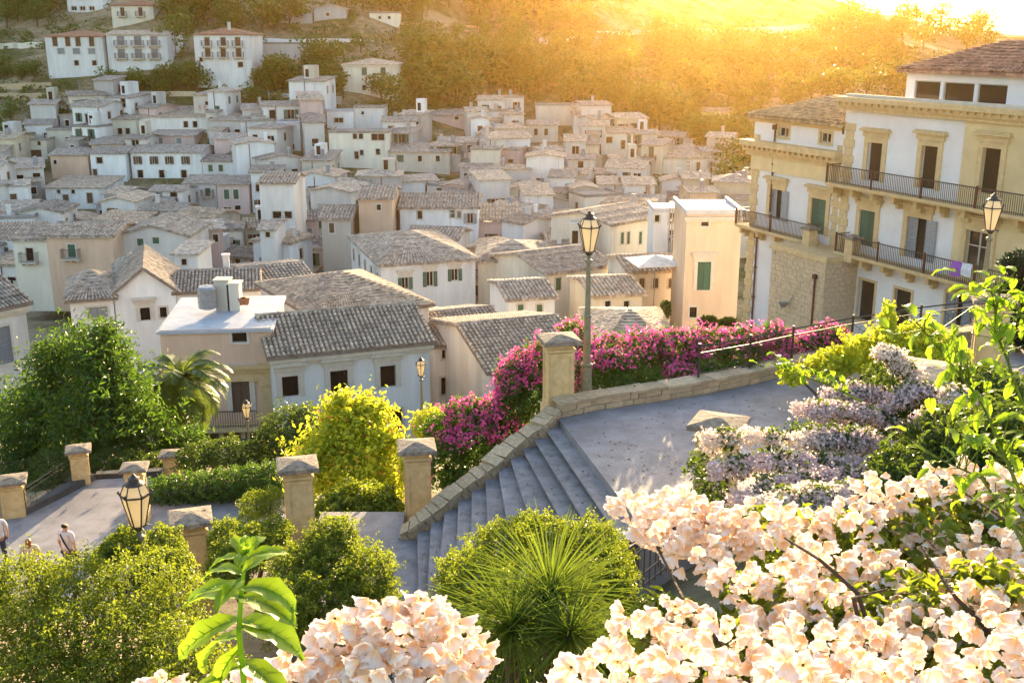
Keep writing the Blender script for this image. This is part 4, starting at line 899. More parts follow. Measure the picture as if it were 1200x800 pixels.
# ---------------------------------------------------------------- pillars
def pillar(px, pyc, D, w, lab, h=1.65, rz=0, panel=True, mk='stone', name='pillar'):
    q = at(px, pyc, D); z0 = q.z-h
    r = empty(name, (q.x, D, z0), rz, lab, 'pillar', 'stone pillars of the terraces'); hw = w/2
    b = MB(); b.box(-hw-.06, hw+.06, -hw-.06, hw+.06, -1.6, .14); b.box(-hw-.03, hw+.03, -hw-.03, hw+.03, .14, .22); b.build('plinth', M[mk], r)
    b = MB(); b.box(-hw, hw, -hw, hw, .22, h-.36); b.build('shaft', M[mk], r)
    if panel:
        for a in range(4):
            Mx = Matrix.Rotation(a*math.pi/2, 4, 'Z'); b = MB(); t = .07; o = .025
            b.box(-hw+.001, -hw+t, -hw-o, -hw, .225, h-.365, Mx); b.box(hw-t, hw-.001, -hw-o, -hw, .225, h-.365, Mx); b.box(-hw+t, hw-t, -hw-o, -hw, h-.365-t, h-.365, Mx); b.box(-hw+t, hw-t, -hw-o, -hw, .225, .225+t, Mx); b.build('panel', M[mk], r)
    s2 = math.sqrt(2)
    b = MB(); b.prof(0, 0, [(h-.36, hw*s2), (h-.33, (hw+.05)*s2), (h-.28, (hw+.05)*s2), (h-.26, (hw+.0)*s2), (h-.22, hw*s2), (h-.17, (hw+.1)*s2)]); b.build('moulding', M[mk], r)
    b = MB(); b.prof(0, 0, [(h-.17, (hw+.12)*s2), (h-.165, (hw+.15)*s2), (h-.08, (hw+.15)*s2), (h-.07, (hw+.12)*s2), (h, .08)]); b.build('cap', M['cap'], r); return r
pillar(655, 391, 22.4, .52, 'tall stone pillar at the top of the stairs beside the grey lamp post', 1.75, R(12))
pillar(488, 517, 21.5, .5, 'stone pillar at the foot of the stairs beside the yellow shrub', 1.9, R(8))
pillar(348, 538, 20.5, .52, 'stone pillar in front of the yellow shrub left of the stairs', 1.6, R(14))
pillar(222, 600, 19.0, .52, 'weathered stone pillar between the two lower hedges, nearest the lantern', 1.6, R(18))
pillar(157, 543, 31, .5, 'stone pillar directly behind the near lantern', 1.65, R(10))
pillar(91, 522, 34, .52, 'grey-capped pillar at the far end of the ironwork railing', 1.75, R(20))
pillar(12, 558, 31.5, .62, 'brown pillar at the left edge of the picture before the railing', 1.65, R(20))
pillar(200, 528, 37, .5, 'small pale pillar under the big green tree', 1.4, R(10))
pillar(843, 488, 17.2, .58, 'stone pillar at the near side of the terrace behind the pink blossoms', 1.7, R(-24))
pillar(1096, 428, 15.6, .86, 'wide capped pillar half buried in lilac blossom at the right', 1.9, R(-28))
pillar(1166, 345, 23.6, .62, 'stone gate pillar beside the right-hand lamp post', 2.2, R(-18))
# ---------------------------------------------------------------- street lamps
def make_lamp(h=4.2):
    r = empty('street_lamp'); b = MB()
    b.prof(0, 0, [(0, .17), (.25, .17), (.28, .13), (.8, .11), (.86, .14), (.9, .09), (1.9, .07), (1.94, .095), (1.98, .065), (h-1.12, .045), (h-1.1, .075), (h-1.04, .075), (h-1.02, .04), (h-.92, .04)], 12, 0); b.build('post', M['post'], r, True)
    b = MB(); zb = h-.86; zt = h-.34; rb, rt = .105, .225; n = 6
    for k in range(n):
        a = 2*math.pi*k/n; u = Vector((math.cos(a), math.sin(a), 0)); a2 = 2*math.pi*(k+1)/n; u2 = Vector((math.cos(a2), math.sin(a2), 0))
        b.bar(u*rb+Vector((0, 0, zb)), u*rt+Vector((0, 0, zt)), .012); b.bar(u*rb+Vector((0, 0, zb)), u2*rb+Vector((0, 0, zb)), .014); b.bar(u*rt+Vector((0, 0, zt)), u2*rt+Vector((0, 0, zt)), .018)
        b.bar(u*rt+Vector((0, 0, zt)), u*.15+Vector((0, 0, zt+.17)), .010); b.bar(u*.15+Vector((0, 0, zt+.17)), u2*.15+Vector((0, 0, zt+.17)), .010)
        b.bar((0, 0, zb-.04), u*rb+Vector((0, 0, zb)), .012); b.bar(u*.2+Vector((0, 0, zb-.02)), u*rb+Vector((0, 0, zb+.02)), .01)
        b.tube([u*rt+Vector((0, 0, zt+.01)), u*(rt+.03)+Vector((0, 0, zt+.05)), u*(rt+.0)+Vector((0, 0, zt+.08))], [.015, .02, .004], 5)
    b.frus(0, 0, zb-.08, zb-.02, .05, .09, 8, 0); b.build('lantern_frame', M['iron'], r)
    for k in range(n):
        a = 2*math.pi*k/n; a2 = 2*math.pi*(k+1)/n; u = Vector((math.cos(a), math.sin(a), 0)); u2 = Vector((math.cos(a2), math.sin(a2), 0)); b = MB()
        Z = lambda z: Vector((0, 0, z)); s = .97
        b.quad(u*rb*s+Z(zb), u2*rb*s+Z(zb), u2*rt*s+Z(zt), u*rt*s+Z(zt)); b.quad(u*rt*s+Z(zt), u2*rt*s+Z(zt), u2*.15*s+Z(zt+.17), u*.15*s+Z(zt+.17)); b.build('pane', M['milk'], r)
    b = MB(); b.prof(0, 0, [(zt+.17, .16), (zt+.185, .15), (zt+.22, .09), (zt+.27, .075), (zt+.275, .095), (zt+.29, .05), (h-.02, .03), (h, .012)], 8, 0); b.build('lantern_roof', M['iron'], r, True); return r
def put_lamp(first, px, pytop, D, lab, h=4.2):
    r = first if first else copy_tree(LAMP); q = at(px, pytop, D); r.location = (q.x, D, q.z-h); tag(r, lab, 'street lamp', 'street lamps'); r.rotation_euler = (0, 0, R(px*7 % 60)); return r
LAMP = make_lamp()
put_lamp(LAMP, 691, 247, 22.6, 'tall lamp post at the top of the stairs rising above the bougainvillea')
put_lamp(None, 1166, 226, 25.0, 'lamp post at the right in front of the palazzo')
l_ = put_lamp(None, 156, 555, 15.5, 'near lamp with big hexagonal lantern rising from the lower left hedge')
put_lamp(None, 493, 418, 46, 'slim lamp in front of the white tiled-roof house')
put_lamp(None, 288, 468, 47, 'lamp standing before the ochre mansion balcony')
put_lamp(None, 87, 470, 43, 'lamp half hidden under the big green tree')
# ---------------------------------------------------------------- railings
def rail(name, pts, h, lab, sp=.13, rails=(.08,), group=None, diag=False):
    r = empty(name, (0, 0, 0), 0, lab, 'railing', group)
    for i in range(len(pts)-1):
        p, q = Vector(pts[i]), Vector(pts[i+1]); b = MB(); b.bar(p+Vector((0, 0, h)), q+Vector((0, 0, h)), .02, 6); b.build('handrail', M['iron'], r)
        b = MB(); L = (q-p).length; n = max(2, int(L/sp))
        for z in rails: b.bar(p+Vector((0, 0, z)), q+Vector((0, 0, z)), .016)
        b.bar(p+Vector((0, 0, h-.15)), q+Vector((0, 0, h-.15)), .014)
        if diag:
            n = max(2, int(L/.7))
            for k in range(n):
                a = p.lerp(q, k/n); c = p.lerp(q, (k+1)/n); m_ = (a+c)/2; Z = lambda z: Vector((0, 0, z))
                b.bar(a+Z(.08), c+Z(h-.15), .008); b.bar(a+Z(h-.15), c+Z(.08), .008)
                ring = [m_+(c-a).normalized()*math.cos(t)*.16+Z(h*.48+.16*math.sin(t)) for t in [j*math.pi/5 for j in range(11)]]; b.tube(ring, [.008]*11, 4)
        else:
            for k in range(n+1): a = p.lerp(q, k/n); b.bar(a+Vector((0, 0, .0)), a+Vector((0, 0, h)), .009, 4)
        b.build('bars', M['iron'], r)
        b = MB(); b.bar(p-Vector((0, 0, .3)), p+Vector((0, 0, h+.08)), .03, 6); b.build('post', M['iron'], r)
    return r
top = [v+Vector((0, 0, .42)) for v in wl[3:]]
rail('railing', [v+Vector((0, .3, -.1)) for v in top], .72, 'iron railing with crossed bars and pale handrail along the terrace back wall', diag=True)
ra = at(852, 560, 16.2); rb_ = at(742, 640, 14.5); rc = at(700, 690, 13.6)
rail('railing', [ra-Vector((0, 0, .85)), rb_-Vector((0, 0, .85)), rc-Vector((0, 0, .85))], .9, 'dark iron stair railing of thin uprights under the white blossoms', .14)
rd = at(790, 604, 13.6); re_ = at(720, 655, 12.6)
rail('railing', [rd-Vector((0, 0, .6)), re_-Vector((0, 0, .6))], .6, 'short lower iron handrail in front of the stair railing', .3)
rail('railing', [at(27, 575, 31.5)-Vector((0, 0, .9)), at(84, 538, 34)-Vector((0, 0, .9))], .95, 'ornate ironwork railing between the two pillars at far left', diag=True)
rail('railing', [at(-40, 553, 37)-Vector((0, 0, .9)), at(42, 538, 38)-Vector((0, 0, .9))], .95, 'pale-topped railing behind the ironwork at the left edge', .3)
rail('railing', [at(240, 607, 19.2)-Vector((0, 0, .8)), at(285, 625, 18.6)-Vector((0, 0, 1.2))], .9, 'iron handrail right of the weathered pillar by the lantern', .3)
# ---------------------------------------------------------------- lower path and kerbs
zp = -6.78
pth = [atz(x, y, zp) for x, y in ((-60, 690), (-40, 612), (30, 604), (75, 580), (108, 562), (175, 558), (192, 588), (260, 584), (340, 572), (400, 572), (400, 600), (330, 610), (240, 640), (140, 680), (120, 740), (0, 760))]
b = MB(); b.poly(pth[::-1]); n = len(pth)
for i in range(n): p_, q_ = pth[i], pth[(i+1) % n]; b.quad(p_, q_, q_-Vector((0, 0, .6)), p_-Vector((0, 0, .6)))
b.build('path', M['paving'], None, kind='structure')
def kerb(pts, w, h, nm='kerb', mk='step', z=zp):
    b = MB()
    for i in range(len(pts)-1):
        p, q = pts[i], pts[i+1]; d = (q-p).normalized(); nn = Vector((-d.y, d.x, 0))*w; lo = [p, q, p+nn, q+nn]; b.hexa([v-Vector((0, 0, .4)) for v in lo]+[v+Vector((0, 0, h)) for v in lo])
    return b.build(nm, M[mk], None, kind='structure')
kerb([atz(x, y, zp) for x, y in ((192, 588), (260, 582), (345, 570))], .35, .28); kerb([atz(x, y, zp) for x, y in ((30, 604), (75, 582), (112, 562))], .4, .22); kerb([atz(x, y, zp) for x, y in ((112, 560), (190, 556))], .3, .14)
kerb([at(395, 622, 21.4), at(470, 622, 21.6)], .4, .25, 'kerb', 'stone'); 
b = MB(); q0, q1 = at(385, 640, 20.8), at(482, 634, 20.8)
lz = -RS*12-.02; b.box(q0.x-.2, fp[12].x-.1, 16.5, 21.3, lz-2, lz-.02); b.build('landing', M['paving'], None, kind='structure')
# terrace retaining wall at the left below the pillars
# ---------------------------------------------------------------- hillside walls and roads
def wallrun(name, pix, Ds, h, th, mk, lab=None, cat='wall', dz=0):
    b = MB(); P = []
    for (x, y), D in zip(pix, Ds):
        q = hit(x, y) if D is None else at(x, y, D); P.append(q)
    for p, q in zip(P, P[1:]):
        lo = [p, q, p+Vector((0, th, 0)), q+Vector((0, th, 0))]; b.hexa([v-Vector((0, 0, 3)) for v in lo]+[v+Vector((0, 0, h+dz)) for v in lo])
    o = b.build(name, M[mk], None)
    if lab: tag(o, lab, cat, 'retaining walls on the hillside')
    else: o['kind'] = 'structure'
    return o
def line(x0, y0, x1, y1, n=8, wob=1.0): return [(lerp(x0, x1, i/n), lerp(y0, y1, i/n)+noise.noise(Vector((x0*.1+i*.6, y0, 0)))*wob*2) for i in range(n+1)]
for (a, hh, mk, lb) in (((300, 28, 366, 28), 2.2, 'grey', 'grey terrace wall at the top centre above the grey shed'), ((300, 50, 440, 50), .8, 'white', 'pale road parapet above the grey shed roof'),
    ((632, 52, 700, 50), 1.6, 'white', 'bright white road wall on the glowing hillside'), ((700, 42, 890, 36), 1.2, 'white', 'long bright road parapet across the top of the glowing hillside'), ((890, 40, 985, 33), 2.0, 'white', 'bright road parapet at the right end of the hill road'),
    ((0, 118, 120, 116), 1.3, 'rubble', 'rubble terrace wall left of the town top'), ((0, 106, 60, 104), 1.2, 'rubble', 'short rubble wall under the leftmost villa'), ((100, 112, 230, 114), 1.0, 'rubble', 'rubble wall below the white villas'), ((296, 118, 400, 122), 1.5, 'grey', 'grey wall behind the upper white houses'),
    ((0, 58, 50, 56), 1.2, 'cream', 'cream wall at the left picture edge'), ((460, 60, 540, 66), .7, 'rubble', 'thin field wall on the bare slope'), ((560, 96, 640, 92), .8, 'rubble', 'field wall among hillside trees'), ((470, 30, 560, 34), .7, 'rubble', 'upper field wall near the top of the bare slope'), ((900, 86, 980, 92), .7, 'rubble', 'field wall left of the palazzo roof'), ((700, 70, 860, 74), .8, 'rubble', 'field wall across the orange-lit wood')):
    wallrun('retaining_wall', line(*a), [None]*9, hh, .5, mk, lb)
# sun canopy on the terrace in the town
q = at(768, 303, 94); r = empty('sun_canopy', (q.x, q.y, q.z-2.4), R(10), 'large white square sun canopy on a terrace beside the lift shaft house', 'canopy')
b = MB(); b.prof(0, 0, [(2.1, 3.1), (2.15, 3.1), (2.75, .12), (2.8, .05)]); b.build('canopy', mat('white_canvas', (.8, .78, .75), None, 2, .9, .05), r); b = MB(); b.tube([(0, 0, -3), (0, 0, 2.7)], [.05, .05], 8); b.build('pole', M['steel'], r)
# scaffold-like lift shaft
q = at(786, 300, 108); r = empty('lift_shaft', (q.x, q.y, q.z), 0, 'open steel lift shaft against the white flat-roofed house', 'lift shaft'); b = MB()
for x in (0, 1.8):
    for y in (0, 1.8): b.box(x-.06, x+.06, y-.06, y+.06, -4, 5.2)
for z in (0, 1.7, 3.4, 5.1):
    b.box(0, 1.8, -.05, .05, z, z+.1); b.box(0, 1.8, 1.75, 1.85, z, z+.1); b.box(-.05, .05, .05, 1.75, z+.01, z+.09); b.box(1.75, 1.85, .05, 1.75, z+.01, z+.09)
b.build('frame', M['steel'], r); b = MB(); b.box(.1, 1.7, .1, 1.7, -4, 1.6); b.build('cabin', M['glass'], r)
# ---------------------------------------------------------------- people
def skinmesh(name, V, E, Rr, mk, parent=None, root=0, lv=2):
    me = bpy.data.meshes.new(name); me.from_pydata(V, E, []); o = link(name, me, parent); me.materials.append(M[mk])
    m_ = o.modifiers.new('skin', 'SKIN'); m_.use_smooth_shade = True
    for i, r in enumerate(Rr): sv_ = me.skin_vertices[0].data[i]; sv_.radius = (r, r) if isinstance(r, float) else r; sv_.use_root = (i == root)
    s = o.modifiers.new('sub', 'SUBSURF'); s.levels = lv; s.render_levels = lv; return o
M['skin'] = mat('skin', (.55, .33, .22), None, 5, .6, .02); M['shirt'] = mat('pinkish_white_shirt', (.74, .66, .66), None, 6, .9, .1); M['top'] = mat('pale_peach_top', (.72, .55, .47), None, 6, .9, .1)
M['hair_dark'] = mat('dark_hair', (.025, .017, .012), None, 20, .6, .3); M['hair_red'] = mat('auburn_hair', (.32, .10, .035), None, 20, .5, .3); M['jeans'] = mat('dark_trousers', (.05, .055, .08), None, 9, .9, .1); M['leather'] = mat('black_strap', (.03, .02, .02), None, 9, .6, .1)
def person(px, pyh, D, H_, rz, lab, hair, shirt, bag):
    z0 = zp+.01; q = at(px, pyh, D); s = H_/1.75
    V = [(0, 0, .95), (0, 0, 1.12), (0, -.01, 1.32), (0, 0, 1.45), (0, 0, 1.53), (0, .015, 1.62), (0, .01, 1.71)]; Rr = [(.15, .12), (.13, .10), (.17, .11), (.08, .07), (.055, .055), (.085, .095), (.06, .07)]
    E = [(0, 1), (1, 2), (2, 3), (3, 4), (4, 5), (5, 6)]
    fingers = []
    for sd_, st in ((-1, .16), (1, -.12)):
        i = len(V); V += [(sd_*.19, 0, 1.42), (sd_*.25, -.02, 1.16), (sd_*.27, .08*(1 if sd_ < 0 else .3), .93), (sd_*.27, .1, .85)]; Rr += [.052, .042, .03, (.022, .035)]; E += [(3, i), (i, i+1), (i+1, i+2), (i+2, i+3)]
        for f_ in range(4): k = len(V); V += [(sd_*.275, .07+.022*f_, .79), (sd_*.265, .07+.022*f_, .755-.006*abs(f_-1.5))]; Rr += [.009, .008]; E += [(i+3, k), (k, k+1)]
        k = len(V); V += [(sd_*.24, .13, .84), (sd_*.235, .14, .80)]; Rr += [.010, .009]; E += [(i+3, k), (k, k+1)]
        i = len(V); V += [(sd_*.09, 0, .88), (sd_*.1, st*.5, .5), (sd_*.1, st*.6-.12*(st < 0), .09), (sd_*.1, st*.6+.14, .03)]; Rr += [.085, .055, .038, .03]; E += [(0, i), (i, i+1), (i+1, i+2), (i+2, i+3)]
    o = skinmesh('person', [Vector(v)*s for v in V], E, [tuple(a*s for a in r) if isinstance(r, tuple) else r*s for r in Rr], 'skin'); o.location = (q.x, D, z0); o.rotation_euler = (0, 0, rz); tag(o, lab, 'person')
    def sc(v): return [Vector(a)*s for a in v]
    skinmesh('shirt', sc([(0, 0, .9), (0, 0, 1.12), (0, -.01, 1.32), (0, 0, 1.45), (-.19, 0, 1.43), (-.255, -.02, 1.2), (.19, 0, 1.43), (.255, -.02, 1.2)]), [(0, 1), (1, 2), (2, 3), (3, 4), (4, 5), (3, 6), (6, 7)], [tuple(a*s for a in r) for r in ((.185, .15), (.165, .13), (.20, .135), (.10, .09), (.085, .075), (.065, .06), (.085, .075), (.065, .06))], shirt, o)
    skinmesh('trousers', sc([(0, 0, .96), (-.09, 0, .86), (-.1, .09, .5), (-.1, .08, .13), (.09, 0, .86), (.1, -.05, .5), (.1, -.18, .13)]), [(0, 1), (1, 2), (2, 3), (0, 4), (4, 5), (5, 6)], [tuple(a*s for a in r) for r in ((.165, .135), (.105, .105), (.075, .075), (.06, .06), (.105, .105), (.075, .075), (.06, .06))], 'jeans', o)
    if hair == 'hair_red': skinmesh('hair', sc([(0, -.01, 1.68), (0, -.045, 1.60), (0, -.07, 1.48), (0, -.08, 1.36)]), [(0, 1), (1, 2), (2, 3)], [tuple(a*s for a in r) for r in ((.088, .09), (.098, .08), (.075, .045), (.04, .025))], hair, o)
    else: skinmesh('hair', sc([(0, .0, 1.70), (0, -.035, 1.655), (0, -.06, 1.60)]), [(0, 1), (1, 2)], [tuple(a*s for a in r) for r in ((.085, .095), (.092, .085), (.07, .05))], hair, o)
    if bag:
        b = MB(); b.tube([Vector(v)*s for v in ((-.10, .02, 1.50), (-.09, -.11, 1.42), (.03, -.155, 1.25), (.16, -.14, 1.02), (.21, -.05, .88))], [.022*s]*5, 5); b.build('bag_strap', M['leather'], o); b = MB(); b.box(.17*s, .27*s, -.16*s, .14*s, .62*s, .88*s); k = b.build('bag', M['leather'], o); m_ = k.modifiers.new('b', 'BEVEL'); m_.width = .03
    return o
person(76, 616, 27.2, 1.74, R(-18), 'man seen from behind in pinkish white shirt with a dark strap across his back', 'hair_dark', 'shirt', True)
person(33, 633, 26.6, 1.6, R(15), 'woman seen from behind with auburn hair in a pale top', 'hair_red', 'top', False)
person(-2, 628, 28, 1.66, R(40), 'person in white at the far left edge, mostly outside the picture', 'hair_dark', 'shirt', False)
# ---------------------------------------------------------------- foliage builders
RS_ = np.random.RandomState(11)
def unit(n, r=RS_):
    v = r.normal(size=(n, 3)); return v/np.linalg.norm(v, axis=1)[:, None]
def leaves(P, Nn, L, Wd, r=RS_, droop=0.0, six=True, shape=None):
    """P points, Nn leaf normals -> folded pointed leaves, 2 quads each (or 1 quad)"""
    n = len(P); t = np.cross(Nn, unit(n, r)); t /= np.linalg.norm(t, axis=1)[:, None]+1e-9
    if droop: t[:, 2] -= droop; t /= np.linalg.norm(t, axis=1)[:, None]
    s = np.cross(Nn, t); s /= np.linalg.norm(s, axis=1)[:, None]+1e-9
    L = np.asarray(L)*r.uniform(.65, 1.25, n); L = L[:, None]; Wd = L*Wd
    up = np.cross(t, s)
    if not six:
        v = np.stack([P-t*L*.5, P+s*Wd*.5+up*Wd*.15, P+t*L*.5, P-s*Wd*.5+up*Wd*.15], 1).reshape(-1, 3)
        return v, np.arange(4*n).reshape(n, 4)
    v = np.stack([P-t*L*.5, P+s*Wd*.5-t*L*.1+up*Wd*.22, P+s*Wd*.38+t*L*.22+up*Wd*.15, P+t*L*.55-up*L*.12, P-s*Wd*.38+t*L*.22+up*Wd*.15, P-s*Wd*.5-t*L*.1+up*Wd*.22], 1).reshape(-1, 3)
    i = np.arange(n)[:, None]*6
    f = np.concatenate([i+np.array([[0, 1, 2, 3]]), i+np.array([[0, 3, 4, 5]])], 0)
    return v, f
def shell(blobs, n, r=RS_, inner=.55, lump=.22, freq=3.0, up=.0):
    B = np.array([b[:6] for b in blobs], float); a = B[:, 3]*B[:, 4]+B[:, 4]*B[:, 5]+B[:, 3]*B[:, 5]
    k = r.choice(len(B), n, p=a/a.sum()); d = unit(n, r)
    if up: d[:, 2] = np.abs(d[:, 2])*(r.rand(n) < up)+d[:, 2]*(1-(r.rand(n) < up)); d /= np.linalg.norm(d, axis=1)[:, None]
    ph = r.rand(len(B), 3)*6
    lum = 1+lump*np.sin(d[:, 0]*freq*2+ph[k, 0])*np.sin(d[:, 1]*freq*2+ph[k, 1])*np.sin(d[:, 2]*freq*2+ph[k, 2])*1.6
    rad = (inner+(1-inner)*r.rand(n)**.45)*lum+(r.rand(n) < .06)*r.rand(n)*.18
    P = B[k, :3]+d*B[k, 3:6]*rad[:, None]
    keep = np.ones(n, bool)
    for j in range(len(B)):
        q = (P-B[j, :3])/B[j, 3:6]; keep &= ~((q**2).sum(1) < (inner*.85)**2)
    return P[keep], d[keep]
def cloud(name, blobs, n, L, Wd, mk, parent=None, six=True, nrm=.8, kind=None, droop=0.0, r=RS_, **k):
    P, d = shell(blobs, n, r, **k); Nn = d*nrm+unit(len(P), r)*.8; Nn /= np.linalg.norm(Nn, axis=1)[:, None]
    v, f = leaves(P, Nn, L, Wd, r, droop, six)
    me = mesh_np(name, v, f, M[mk])
    if parent is None and kind is None: return me
    o = link(name, me, parent)
    if kind: o['kind'] = kind
    return o
def branch_tree(b, p, top, r0, blobs, rng, n=5):
    b.tube([p, p.lerp(top, .5)+Vector((rng.uniform(-.1, .1), rng.uniform(-.1, .1), 0))*(top-p).length*.3, top], [r0, r0*.75, r0*.5], 7)
    for i in range(n):
        c = blobs[i % len(blobs)]; e = Vector(c[:3]); m_ = p.lerp(top, rng.uniform(.45, .95)); b.tube([m_, m_.lerp(e, .5)+Vector((0, 0, (e-m_).length*.1)), e], [r0*.42, r0*.28, r0*.1], 5)
# hillside trees, shared meshes
tv = []
for i in range(7):
    rr = random.Random(i+40); hh = 1.0; bl = [(rr.uniform(-.28, .28), rr.uniform(-.28, .28), rr.uniform(.42, .85), rr.uniform(.22, .34), rr.uniform(.22, .34), rr.uniform(.18, .28)) for _ in range(8)]
    crown = cloud('crown', bl, 620, .085, .8, 'lf_hill', six=False, inner=.5)
    b = MB(); branch_tree(b, Vector((0, 0, -.2)), Vector((0, 0, .5)), .035, bl, rr, 4); tv.append((crown, b.mesh('trunk', M['bark'])))
cypress = cloud('crown', [(0, 0, .5, .14, .14, .5), (0, 0, .3, .17, .17, .3)], 500, .06, .7, 'lf_dark', six=False)
RT = random.Random(9)
def tree(px, py, h, lab, group, var=None, w=1.0, D=None, cyp=False, mk=None):
    q = hit(px, py) if D is None else at(px, py, D)
    if q is None: return None
    r = empty('tree', q, RT.uniform(0, 6.28), lab, 'tree', group); c, t = RT.choice(tv) if not cyp else (cypress, tv[0][1])
    s = h; link('crown', c, r, (0, 0, 0), (0, 0, 0), (s*w, s*w, s)); link('trunk', t, r, (0, 0, 0), (0, 0, 0), (s, s, s)); r.scale = (1, 1, 1); return r
# trees by zone of the photograph: (x0,y0,x1,y1,count,height range,label,group)
def zone(poly, n, h0, h1, lab, group, mind=9):
    pts = []; tries = 0
    xs = [p[0] for p in poly]; ys = [p[1] for p in poly]
    def inside(x, y):
        c = False; j = len(poly)-1
        for i in range(len(poly)):
            xi, yi = poly[i]; xj, yj = poly[j]
            if (yi > y) != (yj > y) and x < (xj-xi)*(y-yi)/(yj-yi)+xi: c = not c
            j = i
        return c
    while len(pts) < n and tries < n*60:
        tries += 1; x = RT.uniform(min(xs), max(xs)); y = RT.uniform(min(ys), max(ys))
        if not inside(x, y) or any(abs(x-a)+abs(y-c)*1.8 < mind for a, c in pts): continue
        bad = False
        for (_, _, _, (bx0, by0, bx1, by1, fD)) in FOOT:
            if fD > 190 and bx0-6 < x < bx1+6 and by0+4 < y < by1+18: bad = True
        if bad: continue
        pts.append((x, y))
    pts.sort(key=lambda p: -p[1]); nb = 1 if len(pts) < 9 else 2 if len(pts) < 26 else 3 if len(pts) < 45 else 4; per = math.ceil(len(pts)/nb)
    for k in range(nb):
        for i, (x, y) in enumerate(sorted(pts[k*per:(k+1)*per])):
            l2 = lab+', '+ORD[i]+' from left'+('' if nb == 1 else ', '+(('lower', 'upper') if nb == 2 else ('lowest', 'middle', 'top') if nb == 3 else ('lowest', 'second', 'third', 'top'))[k]+' row')
            if len(l2.split()) > 16: l2 = ' '.join(lab.split()[:16-len(l2[len(lab):].split())]).rstrip()+l2[len(lab):]
            tree(x, y, RT.uniform(h0, h1), l2, group, w=RT.uniform(.85, 1.25))
zone([(0, 86), (55, 88), (60, 104), (125, 108), (125, 92), (0, 96)], 9, 2.2, 4, 'dark green tree in the garden below the leftmost white villa', 'garden trees below the leftmost villa', 12)
zone([(120, 92), (228, 92), (228, 116), (125, 116)], 12, 3, 5, 'leafy green tree in the dense thicket below the balconied white villa', 'trees in the thicket below the balconied villa', 11)
zone([(225, 106), (330, 104), (330, 134), (230, 128)], 10, 2.5, 4.5, 'green tree between the rightmost villa and the town roofs', 'trees below the rightmost villa', 11)
zone([(300, 70), (400, 75), (395, 118), (300, 112)], 14, 4.5, 7, 'round green tree left of the lone cream house', 'trees left of the lone cream house', 13)
zone([(0, 0), (75, 0), (60, 32), (0, 34)], 12, 5, 7, 'dark tree at the top left corner of the hillside', 'trees in the top left corner', 15)
zone([(185, 0), (360, 0), (360, 30), (300, 44), (190, 36)], 20, 5, 8, 'dark green tree on the upper slope between the villas and the grey farm', 'trees on the upper slope', 15)
zone([(0, 125), (40, 135), (110, 128), (120, 142), (30, 160), (0, 190)], 8, 2, 3.6, 'small dark tree among the stone terraces left of town', 'trees among the left terraces', 15)
zone([(405, 0), (560, 0), (560, 24), (480, 22), (405, 16)], 16, 5, 8, 'dull green tree along the top edge above the bare slope', 'trees above the bare slope', 15)
zone([(465, 78), (610, 60), (640, 118), (560, 128), (500, 124), (450, 162), (440, 118), (470, 112)], 34, 6, 9.5, 'broad olive-green tree in the wood beside the lone cream house', 'trees in the wood right of the lone cream house', 14)
zone([(455, 30), (600, 36), (600, 62), (470, 78)], 12, 3, 5, 'scattered low tree on the bare stony slope', 'trees on the bare slope', 22)
zone([(560, 0), (700, 0), (690, 38), (620, 45), (560, 40)], 15, 6, 9, 'golden backlit tree above the white road wall', 'backlit trees above the road', 16)
zone([(640, 62), (900, 52), (880, 150), (800, 170), (700, 138), (650, 120)], 70, 6, 10, 'orange-lit tree in the glowing wood behind the town', 'trees of the glowing wood', 13)
zone([(900, 50), (1060, 50), (1060, 120), (880, 150)], 34, 7, 10, 'golden olive tree on the slope left of the palazzo roof', 'trees left of the palazzo roof', 15)
zone([(990, 22), (1150, 34), (1160, 62), (960, 60)], 24, 8, 11, 'hazy tree on the ridge above the palazzo', 'trees on the far ridge', 13)
zone([(800, 170), (872, 175), (870, 240), (850, 235)], 12, 6, 9, 'dark olive tree between the town and the palazzo wing', 'trees between town and palazzo', 14)
for px, py, h, lab in ((160, 112, 5.5, 'broad round bright tree in the middle of the villa thicket'), (233, 110, 6, 'big dark round tree directly left of the rightmost villa base'), (60, 140, 5, 'dark spreading tree beside the cream block left of town'), (80, 150, 5, 'dark bushy tree above the small cream houses at left'), (106, 152, 4, 'reddish-dark bushy tree left of the cream terrace house'),
                        (423, 62, 4.5, 'small round dark tree beside the hillside road'), (447, 120, 6, 'dark tree against the front of the lone cream house'), (535, 272, 4.5, 'bright green creeper-like tree beside the long white mid-town house'), (15, 175, 5, 'dark tree at the left edge above the garage house'), (205, 66, 8, 'tall brown-green tree between the two right white villas')):
    tree(px, py, h, lab, 'single trees around the town')
gs = [q for q in placed if q['D'] < 200]; RT.shuffle(gs); gs = sorted(gs[:26], key=lambda q: q['x'])
for i, q in enumerate(gs[:26]):
    a = q['rz']; o_ = RT.uniform(-.4, .4)*q['w']; x = q['p'].x+math.cos(a)*o_+math.sin(a)*1.3; y = q['p'].y+math.sin(a)*o_-math.cos(a)*1.3; h_ = RT.uniform(1.6, 3.4)
    r = empty('small_tree', (x, y, q['p'].z+.2), RT.uniform(0, 6), 'small green tree before a '+WC[q['wk']]+' town house, '+ORD[i]+' from left of such trees', 'tree', 'small trees between the town houses')
    c, t = RT.choice(tv); link('crown', c, r, scale=(h_,)*3); link('trunk', t, r, scale=(h_,)*3)
